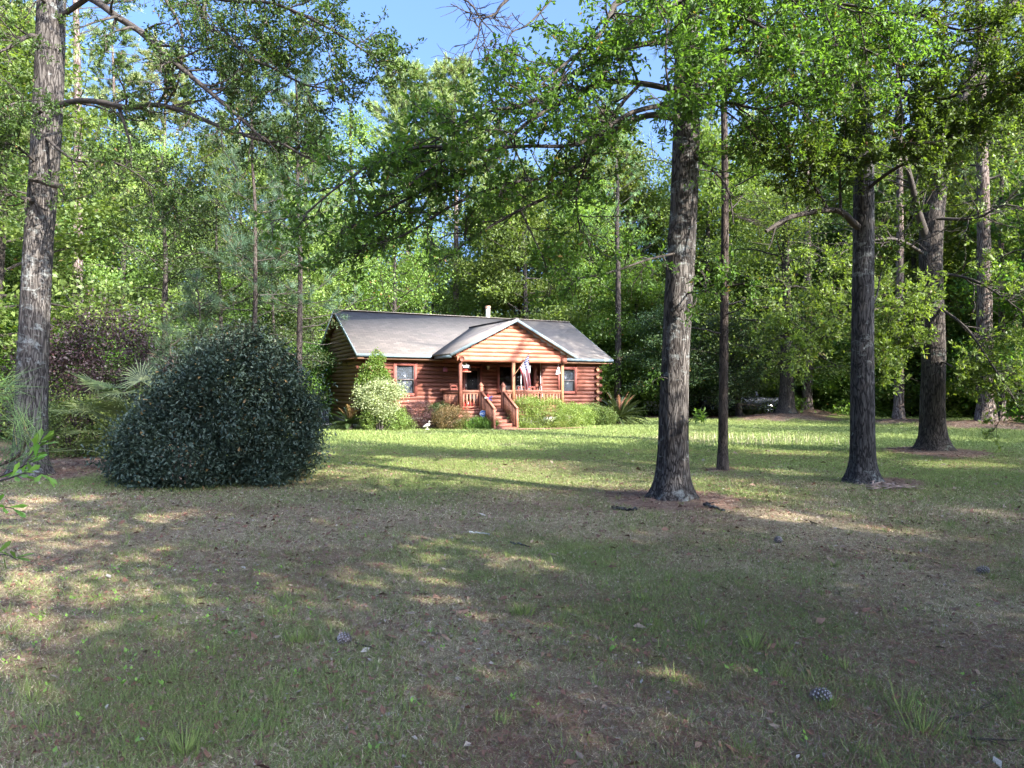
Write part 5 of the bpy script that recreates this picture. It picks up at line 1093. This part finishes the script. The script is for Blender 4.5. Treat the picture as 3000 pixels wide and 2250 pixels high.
# red pots
pot = HT("flower_pot", "glazed red urn behind the left porch balusters, nearest the corner post", "pot", 4.36, -1.35, .85)
A = Acc(); A.tube([[0, 0, 0], [0, 0, .06], [0, 0, .16], [0, 0, .25], [0, 0, .30], [0, 0, .31], [0, 0, .24]], [.07, .09, .13, .11, .08, .095, .07], 18); A.obj("urn", RED, pot, smooth=True)
A = Acc(); n = 60; leaves(A, rg.normal(0, .03, (n, 3)) + [0, 0, .3], unit(rg.normal(0, 1, (n, 3)) + [0, 0, 1.4]), np.full(n, .16), np.full(n, .035), rg); A.obj("foliage", M['dark_leaf'], pot)
dup(pot, "glazed red urn in the middle of the left porch railing", hw(4.60, -1.32, .85), 1.0, 1.12, "red urns on the porch"); pot["group"] = "red urns on the porch"
dup(pot, "darker shaded red urn nearest the stair newel", hw(4.86, -1.30, .85), 2.0, 1.0, "red urns on the porch")
# rocking chair, swing
t = HT("rocking_chair", "wooden rocking chair on the porch left of the cabin door", "chair", 4.62, -.35, .85, .5)
A = Acc(); A.box(-.25, -.24, .40, .25, .24, .44); A.obj("seat", TRIM, t)
A = Acc()
for sx in (-.22, .22): A.bar([sx, .22, .40], [sx, .36, 1.14], .04, .04)
for k in range(4): A.bar([-.22, .25 + .028 * k, .56 + k * .16], [.22, .25 + .028 * k, .56 + k * .16], .02, .09)
A.obj("backrest", TRIM, t)
for sx in (-.23, .23):
    for sy in (-.22, .22): A = Acc(); A.bar([sx, sy, .07], [sx, sy, .64 if sy < 0 else .42], .04, .04); A.obj("leg", TRIM, t)
    A = Acc(); A.bar([sx, -.28, .65], [sx, .28, .65], .06, .03); A.obj("armrest", TRIM, t)
    A = Acc(); A.tube(smooth_poly([[sx, -.42, .09], [sx, 0, .02], [sx, .46, .10]], 5), .022, 6); A.obj("rocker", TRIM, t)
t = HT("porch_swing", "wooden porch swing hung by white ropes behind the right railing", "swing", 8.15, -.75, .85)
A = Acc(); A.box(-.55, -.24, .42, .55, .24, .46); A.obj("seat", TRIM, t); A = Acc()
for k in range(7): A.bar([-.5 + k * .166, .23, .46], [-.5 + k * .166, .33, .98], .06, .02)
A.bar([-.55, .34, .98], [.55, .34, .98], .03, .07); A.obj("backrest", TRIM, t)
for sx in (-.53, .53):
    A = Acc(); A.tube([[sx, -.22, .46], [sx, .02, 1.15]], .008, 5); A.tube([[sx, .28, .50], [sx, .02, 1.15]], .008, 5); A.tube([[sx, .02, 1.15], [sx, .02, 1.75]], .014, 6); A.tube([[sx, .02, 1.75], [sx, .02, 2.25]], .006, 5); A.obj("rope", WHT, t)
# wind chime and bells
t = HT("wind_chime", "pale wind chime hanging in the right half of the porch opening", "wind chime", 7.68, -1.45, 2.90)
A = Acc(); A.tube([[0, 0, .04], [0, 0, -.08]], .002, 4); A.tube([[0, 0, -.08], [0, 0, -.10]], [.04, .045], 10); A.obj("top_disc", WHT, t)
for k in range(5): A = Acc(); a = k * 1.257; A.tube([[.03 * math.cos(a), .03 * math.sin(a), -.10], [.03 * math.cos(a), .03 * math.sin(a), -.34 - .02 * k]], .008, 6); A.obj("tube", WHT, t)
t = HT("bell_ornament", "white double bell ornament with a star hanging by the right porch post", "ornament", 9.13, -1.60, 2.60)
for sx, sz in ((-.06, -.06), (.07, -.03)):
    A = Acc(); P = [[sx, 0, sz + .10], [sx, 0, sz + .085], [sx, 0, sz + .04], [sx, 0, sz - .05], [sx, 0, sz - .10]]; A.tube(P, [.012, .03, .04, .055, .085], 14); A.obj("bell", WHT, t)
A = Acc(); st = [[.10 * (1 if k % 2 == 0 else .42) * math.sin(k * math.pi / 5), -.05, .10 + .10 * (1 if k % 2 == 0 else .42) * math.cos(k * math.pi / 5)] for k in range(10)]
A.add(st + [[a, b_ + .015, c_] for a, b_, c_ in st], [np.arange(10)[None], (np.arange(10)[::-1] + 10)[None], np.array([[i, i + 10, (i + 1) % 10 + 10, (i + 1) % 10] for i in range(10)])]); A.tube([[0, -.02, .2], [0, -.02, .33]], .004, 4); A.obj("star", WHT, t)
# flag
FR = m_plain("flag_red", (.50, .04, .07), .7, .08); FW = m_plain("flag_white", (.72, .70, .72), .7, .04); FB = m_plain("flag_blue", (.035, .045, .19), .7, .08)
for m_ in (FR, FW, FB):
    nt = m_.node_tree; b = nt.nodes["Principled BSDF"]; tr = nt.nodes.new("ShaderNodeBsdfTranslucent"); nt.links.new(b.inputs["Base Color"].links[0].from_socket, tr.inputs[0])
    mx = nt.nodes.new("ShaderNodeMixShader"); mx.inputs[0].default_value = .35; nt.links.new(b.outputs[0], mx.inputs[1]); nt.links.new(tr.outputs[0], mx.inputs[2]); nt.links.new(mx.outputs[0], nt.nodes["Material Output"].inputs[0])
t = HT("flag", "American flag drooping from an angled pole on the middle porch post", "flag", 6.71, PY - .07, 2.34)
tip = np.array([.62, -.35, 1.04]); A = Acc(); A.tube([[0, 0, 0], tip], .012, 8); A.obj("pole", m_plain("varnished_pole", (.35, .2, .09), .5, .1), t)
A = Acc(); A.tube([[0, .02, -.04], [0, -.02, 0], [.03, -.02, .05]], .02, 8); A.obj("bracket", BLK, t)
A = Acc(); A.tube([tip, tip + [.012, -.006, .03]], [.018, .005], 8); A.obj("finial", STL, t)
pd = unit(tip); H0, FLY = .78, 1.42
def flagpt(h, f):   # h 0 at the tip .. 1 down the pole; f along the fly (hangs down)
    p = tip - pd * (.06 + h * H0); g = f ** .65
    x = p[0] + (tip[0] - .02 - p[0]) * .62 * g + .05 * g * h; z = p[2] - f * (FLY * (1 - .30 * h * .9)) * .98; z = max(z, -.75 + .1 * math.sin(h * 9))
    y = p[1] + .07 * g * math.sin(h * 13 + f * 2.2) + .03 * math.sin(f * 5 + h * 3)
    return np.array([x + .18 * f * (1 - .3 * h) * .55, y, z])
ac = {0: Acc(), 1: Acc(), 2: Acc()}; NF = 26
for s_ in range(13):
    for sub_ in range(2):
        h0 = (s_ + sub_ * .5) / 13; h1 = (s_ + (sub_ + 1) * .5) / 13
        for k in range(NF):
            f0, f1 = k / NF, (k + 1) / NF; c_ = 2 if (s_ < 7 and f1 <= .4) else (0 if s_ % 2 == 0 else 1)
            ac[c_].add([flagpt(h0, f0), flagpt(h1, f0), flagpt(h1, f1), flagpt(h0, f1)], np.array([[0, 1, 2, 3]]))
ac[0].obj("red_stripes", FR, t); ac[1].obj("white_stripes", FW, t); ac[2].obj("canton", FB, t)
A = Acc()
for r_ in range(9):
    for q in range(6 if r_ % 2 == 0 else 5):
        h = (r_ + .8) / 10 * 7 / 13; f = (q + (.6 if r_ % 2 == 0 else 1.1)) / 6.4 * .4; p = flagpt(h, f)
        for dy in (-.007, .007):
            c_ = [p + np.array([.020 * (1 if k % 2 == 0 else .4) * math.sin(k * math.pi / 5), dy, .020 * (1 if k % 2 == 0 else .4) * math.cos(k * math.pi / 5)]) for k in range(10)]; A.add(c_, np.arange(10)[None])
A.obj("stars", FW, t)
# patriotic bow on the stair rail
t = HT("ribbon_bow", "red white and blue ribbon bow tied on the left stair rail", "bow", 5.12, PY - .68, 1.34)
for k, mt in enumerate((FB, FR, FW, FR, FB)):
    A = Acc(); a = k * 1.257 + .3; A.tube(smooth_poly([[0, -.04, 0], [.13 * math.cos(a), -.10, .10 * math.sin(a)], [.20 * math.cos(a + .35), -.06, .16 * math.sin(a + .35)], [0, -.03, 0]], 4), .016, 5); A.obj("loop", mt, t)
A = Acc(); A.bar([0, -.05, 0], [.10, -.08, -.34], .05, .006); A.obj("tail", FR, t)
# yard sign
t = thing("yard_sign", "blue octagonal security sign reading ADT on a stake by the porch steps", "sign", G(1416, 30.6), .12)
A = Acc(); oc = [[.165 * math.cos(math.pi / 8 + k * math.pi / 4), -.012, .66 + .165 * math.sin(math.pi / 8 + k * math.pi / 4)] for k in range(8)]
A.add(oc + [[a, .012, c_] for a, b_, c_ in oc], [np.arange(8)[None], (np.arange(8)[::-1] + 8)[None], np.array([[i, (i + 1) % 8, (i + 1) % 8 + 8, i + 8] for i in range(8)])]); A.obj("panel", m_plain("sign_white", (.62, .68, .8), .4, .05), t)
A = Acc(); oc = [[.14 * math.cos(math.pi / 8 + k * math.pi / 4), -.016, .66 + .14 * math.sin(math.pi / 8 + k * math.pi / 4)] for k in range(8)]; A.add(oc, np.arange(8)[None]); A.obj("field", BLUE, t)
text("ADT", .13, WHT, t, (0, -.020, .66), (math.pi / 2, 0, 0)); A = Acc(); A.bar([-.02, .0, -.1], [-.02, .0, .50], .02, .02); A.bar([.05, .0, -.1], [.05, 0, .5], .02, .02); A.obj("stake", WHT, t)
# bird statue
t = thing("bird_statue", "white concrete wading bird statue between the burgundy and rusty shrubs", "statue", G(1250, 30.2), 0, sc=.85)
CON = m_plain("white_concrete", (.42, .41, .38), .9, .15, 12)
A = Acc(); A.tube(smooth_poly([[-.20, 0, .12], [-.10, 0, .17], [.02, 0, .22], [.10, 0, .23], [.14, 0, .27], [.135, 0, .33], [.115, 0, .38], [.13, 0, .415], [.16, 0, .42]], 4), np.interp(np.linspace(0, 8, 33), range(9), [.012, .055, .085, .065, .034, .024, .022, .032, .016]), 14); A.obj("body", CON, t, smooth=True)
A = Acc(); A.tube([[.155, 0, .415], [.245, 0, .385]], [.013, .003], 8); A.obj("beak", CON, t); A = Acc()
A.bar([.0, -.03, 0], [.02, -.02, .17], .018, .018); A.bar([.04, .03, 0], [.05, .02, .17], .018, .018); A.obj("legs", CON, t); A = Acc(); A.tube([[.02, 0, -.02], [.02, 0, .035]], [.12, .10], 14); A.obj("base", CON, t)
# walk and utility boxes
A = Acc(); P = [(5.0, PY - 1.5), (6.3, PY - 1.48), (7.6, PY - 1.75), (9.2, PY - 1.9), (9.3, PY - 2.25), (7.4, PY - 2.35), (6.2, PY - 2.3), (5.2, PY - 2.1)]
A.add([[*hw(x, y)[:2], float(gh(*hw(x, y)[:2])) + .03] for x, y in P], np.arange(8)[None]); m, nt, b = newmat("brick_walk"); br = nt.nodes.new("ShaderNodeTexBrick"); nt.links.new(coords(nt), br.inputs[0])
br.inputs["Scale"].default_value = 5; br.inputs["Color1"].default_value = (.26, .10, .07, 1); br.inputs["Color2"].default_value = (.34, .16, .11, 1); br.inputs["Mortar"].default_value = (.16, .12, .09, 1); nt.links.new(br.outputs[0], b.inputs["Base Color"]); b.inputs["Roughness"].default_value = .9
A.obj("path", m, kind="structure")
t = HT("heat_pump", "blue grey outdoor heat pump box at the cabin's left rear corner", "utility box", -.75, 4.3, 0, 0)
A = Acc(); A.box(-.42, -.42, .1, .42, .42, .80); A.obj("cabinet", GREY, t); A = Acc()
for k in range(9): A.box(-.36, -.43, .16 + k * .065, .36, -.422, .19 + k * .065)
A.obj("grille", m_plain("dark_grille", (.06, .065, .08), .6, .1), t); A = Acc(); A.box(-.55, -.55, -.05, .55, .55, .1); A.obj("pad", MAS, t)
A = Acc(); A.tube([[0, 0, .80], [0, 0, .82]], [.34, .34], 20); A.obj("fan_grille", STL, t)
t = thing("garden_shed", "small white shed glimpsed through leaves behind the cabin's left end", "shed", G(935, 47), .3)
A = Acc(); A.box(-1.3, -1, 0, 1.3, 1, 1.55); A.obj("wall", WHT, t); A = Acc(); slab(A, [(-1.45, -1.15, 1.5), (1.45, -1.15, 1.5), (1.45, 0, 2.0), (-1.45, 0, 2.0)], .06); slab(A, [(-1.45, 0, 2.0), (1.45, 0, 2.0), (1.45, 1.15, 1.5), (-1.45, 1.15, 1.5)], .06); A.obj("roof", m_plain("pale_roof", (.5, .5, .5), .6, .1), t)
A = Acc(); A.box(.3, -1.03, .0, 1.0, -1.005, 1.4); A.obj("door", GREY, t); A = Acc(); A.box(-.9, -1.03, .8, -.2, -1.005, 1.3); A.obj("window", DARK, t)

# ------------------------------------------------------------------ vehicles half hidden under the cedars
def vehicle(name, label, cat, loc, rz, prof, cab, Lw, paint, wx, wr, glasscol):
    t = thing(name, label, cat, loc, rz); W_ = .92
    A = Acc(); n = len(prof); ins = [(x, z) for x, z in prof]; rings = []
    for y, s_ in ((-W_, .96), (-W_ + .05, 1.0), (W_ - .05, 1.0), (W_, .96)):
        rings.append([[x * s_ + (Lw / 2) * (1 - s_), y, .35 + (z - .35) * s_] for x, z in ins])
    V = [p for r_ in rings for p in r_]; fs = [np.array([[r_ * n + i, r_ * n + (i + 1) % n, (r_ + 1) * n + (i + 1) % n, (r_ + 1) * n + i] for r_ in range(3) for i in range(n)]), np.arange(n)[::-1][None], (np.arange(n) + 3 * n)[None]]
    A.add(V, fs); A.obj("body", paint, t)
    A = Acc(); n = len(cab); V = [[x, y * (1 - .16 * (z - cab[0][1])), z] for y in (-.84, .84) for x, z in cab]; A.add(V, [np.arange(n)[::-1][None], (np.arange(n) + n)[None], np.array([[i, (i + 1) % n, (i + 1) % n + n, i + n] for i in range(n)])]); cb = A.obj("cabin", paint, t)
    A = Acc(); c_ = np.array(cab); m0 = c_.mean(0); g_ = m0 + (c_ - m0) * .84
    for sg in (-1, 1):
        V = [[x, sg * (.845 * (1 - .16 * (z - cab[0][1]))), z] for x, z in g_]; A.add(V, np.arange(n)[None])
    A.obj("window", glasscol, t)
    A = Acc(); V = [[c_[0][0] * .97 + c_[1][0] * .03 - .01, -.72, c_[0][1] + .05], [c_[0][0] - .01, .72, c_[0][1] + .05], [c_[1][0] - .02, .62, c_[1][1] - .06], [c_[1][0] - .02, -.62, c_[1][1] - .06]]; A.add(V, np.array([[0, 1, 2, 3]])); A.obj("windscreen", glasscol, t)
    for x in wx:
        for sg in (-1, 1):
            A = Acc(); A.tube([[x, sg * .72, wr], [x, sg * .78, wr], [x, sg * .93, wr], [x, sg * .96, wr]], [wr * .93, wr, wr, wr * .9], 26); w_ = A.obj("wheel", BLK, t)
            A = Acc(); A.tube([[x, sg * .955, wr], [x, sg * .965, wr]], [wr * .68, wr * .62], 24, cap=False)
            for k in range(6): a = k * math.pi / 3; A.bar([x, sg * .97, wr], [x + wr * .64 * math.cos(a), sg * .97, wr + wr * .64 * math.sin(a)], .09, .03)
            A.obj("rim", m_plain("alloy", (.6, .6, .62), .3, .05, metal=.8), w_)
    A = Acc(); A.box(.02, -.75, .78, .06, -.5, .9); A.obj("headlight", WHT, t); A = Acc(); A.box(.02, .5, .78, .06, .75, .9); A.obj("headlight", WHT, t)
    A = Acc(); A.box(-.06, -.85, .42, .02, .85, .6); A.obj("bumper", STL, t); return t
GLS = m_plain("car_glass", (.03, .035, .04), .08, .1, spec=.8)
vehicle("parked_car", "white car parked under dark cedars just right of the sago palm", "car", G(1868, 46.5), .12, [(.0, .45), (.02, .85), (.25, .98), (1.2, 1.06), (4.3, 1.06), (4.5, .9), (4.5, .4), (3.9, .3), (.6, .3)],
        [(.95, 1.05), (1.75, 1.62), (3.9, 1.66), (4.35, 1.05)], 4.5, m_plain("white_car_paint", (.62, .64, .67), .25, .03, coat=.6, spec=.5), (.85, 3.6), .34, GLS)
vehicle("parked_pickup", "dark pickup parked beneath the sprawling cedar with one silver wheel showing", "pickup", G(2045, 45.5), .05, [(.0, .5), (.02, 1.0), (.25, 1.15), (1.5, 1.2), (5.4, 1.2), (5.5, .6), (5.4, .45), (.5, .4)],
        [(1.35, 1.19), (1.95, 1.80), (3.5, 1.84), (3.7, 1.19)], 5.5, m_plain("dark_blue_paint", (.03, .035, .06), .25, .05, coat=.6, spec=.5), (.95, 4.3), .44, GLS)

# ------------------------------------------------------------------ cones, sticks and bark on the grass
CONE = m_plain("cone_scales", (.15, .125, .12), .8, .35, 40); CONT = m_plain("grey_scale_tips", (.30, .28, .29), .8, .2, 60)
def cone(label, px, py, L, az, roll):
    Y = F * CZ / (py - HZ); p = at(px, py, Y); p[2] = float(gh(p[0], p[1])) + .033
    t = thing("pine_cone", label, "pine cone", p, az); t.rotation_euler = (roll, 0, az); t["group"] = "pine cones on the lawn"
    A = Acc(); B_ = Acc(); A.tube([[-L / 2, 0, 0], [0, 0, 0], [L / 2, 0, 0]], [.012, .016, .006], 8)
    for k in range(74):
        u = k / 73; x = (u - .5) * L; r = .034 * math.sin(math.pi * (.16 + .80 * u)) ** .8 + .004; a = k * 2.4
        d = unit(np.array([.45, math.cos(a), math.sin(a)])); sd = np.array([0, -math.sin(a), math.cos(a)]); p0 = np.array([x, 0, 0]); e = p0 + d * r * 1.25; w = .009
        A.add([p0 + d * r * .4 - sd * w * .4, e - sd * w, e + np.array([.003, 0, 0]) , e + sd * w, p0 + d * r * .4 + sd * w * .4, p0 + d * r * .9 + np.array([.008, 0, 0])], [np.array([[0, 1, 5], [1, 2, 5], [2, 3, 5], [3, 4, 5]]), np.array([[0, 4, 3, 1]])])
        B_.add([e - sd * w * .8, e + np.array([.006, 0, 0]) + d * .002, e + sd * w * .8, e - np.array([.004, 0, 0])], np.array([[0, 1, 2, 3]]))
    A.obj("scales", CONE, t); B_.obj("scale_tips", CONT, t)
cone("largest pine cone in the right foreground lying on brown needles", 2402, 2055, .105, -.2, .3)
cone("grey tipped pine cone near the right edge of the lawn", 2878, 1682, .10, -.3, 1.1)
cone("small dark pine cone between the grey oak and the right edge", 2278, 1592, .06, .8, .2)
cone("dark half buried pine cone left of centre in the foreground", 1012, 1886, .09, 2.8, .5)
def stick(label, pts, r, mat, twigs=0, seed=0):
    rgs = np.random.default_rng(seed); Pp = [at(px, py, F * CZ / (py - HZ)) for px, py in pts]
    for q in Pp: q[2] = float(gh(q[0], q[1])) + r + .006
    o = Pp[0].copy(); A = Acc(); pl = smooth_poly(np.array(Pp) - o, 5); pl[:, 2] += rgs.normal(0, r * .4, len(pl)); A.tube(pl, np.linspace(r, r * .45, len(pl)) * rgs.uniform(.85, 1.15, len(pl)), 7)
    for k in range(twigs):
        p, d = along(pl, .2 + .75 * k / max(1, twigs)); A.tube(curve(p, perp_dir(d, rgs, .7, .1) * [1, 1, .2], rgs.uniform(.08, .3), 4, .15, 0, rgs), np.linspace(r * .5, r * .15, 5), 5)
    ob = A.obj("stick", mat, None, smooth=True, label=label, category="stick"); ob.location = o; return ob
stick("pale peeled stick lying in the middle of the lawn", [(1375, 1566), (1400, 1568), (1435, 1572)], .014, M['dead'], 0, 1)
stick("short dark stick right of the pale peeled one", [(1495, 1595), (1525, 1602), (1550, 1609)], .013, M['bark_oak'], 1, 2)
stick("lichened rotten stick at the left of the grey oak's mulch", [(1795, 1497), (1830, 1500), (1866, 1505)], .028, M['bark_oak'], 1, 3)
stick("curved lichened stick at the right of the grey oak's mulch", [(2062, 1493), (2090, 1498), (2122, 1508)], .028, M['bark_oak'], 1, 4)
stick("long thin branching twig in the right foreground", [(2755, 2125), (2850, 2090), (2960, 2035)], .006, M['twig'], 5, 5)
stick("fallen needled branch at the bottom right of the foreground", [(2760, 2150), (2850, 2170), (2990, 2175)], .006, M['twig'], 6, 6)
stick("thin twig in the grass left of centre", [(1040, 1888), (1075, 1898), (1105, 1908)], .006, M['twig'], 1, 7)
rg = np.random.default_rng(8); A = Acc(); c0 = at(2590, 1432, F * CZ / (1432 - HZ))
for k in range(46):
    p = c0 + np.array([rg.normal(0, .22), rg.normal(0, .16), 0]); p[2] = float(gh(p[0], p[1])) + rg.uniform(.01, .06); a = rg.normal(.2, .5); L = rg.uniform(.06, .22)
    A.bar(p, p + np.array([math.cos(a) * L, math.sin(a) * L, rg.normal(0, .02)]), rg.uniform(.02, .05), .008)
A.obj("bark_pile", m_plain("shed_bark", (.27, .20, .17), .9, .4, 15), None, label="small heap of shed bark at the foot of the straight dark oak", category="bark pile")
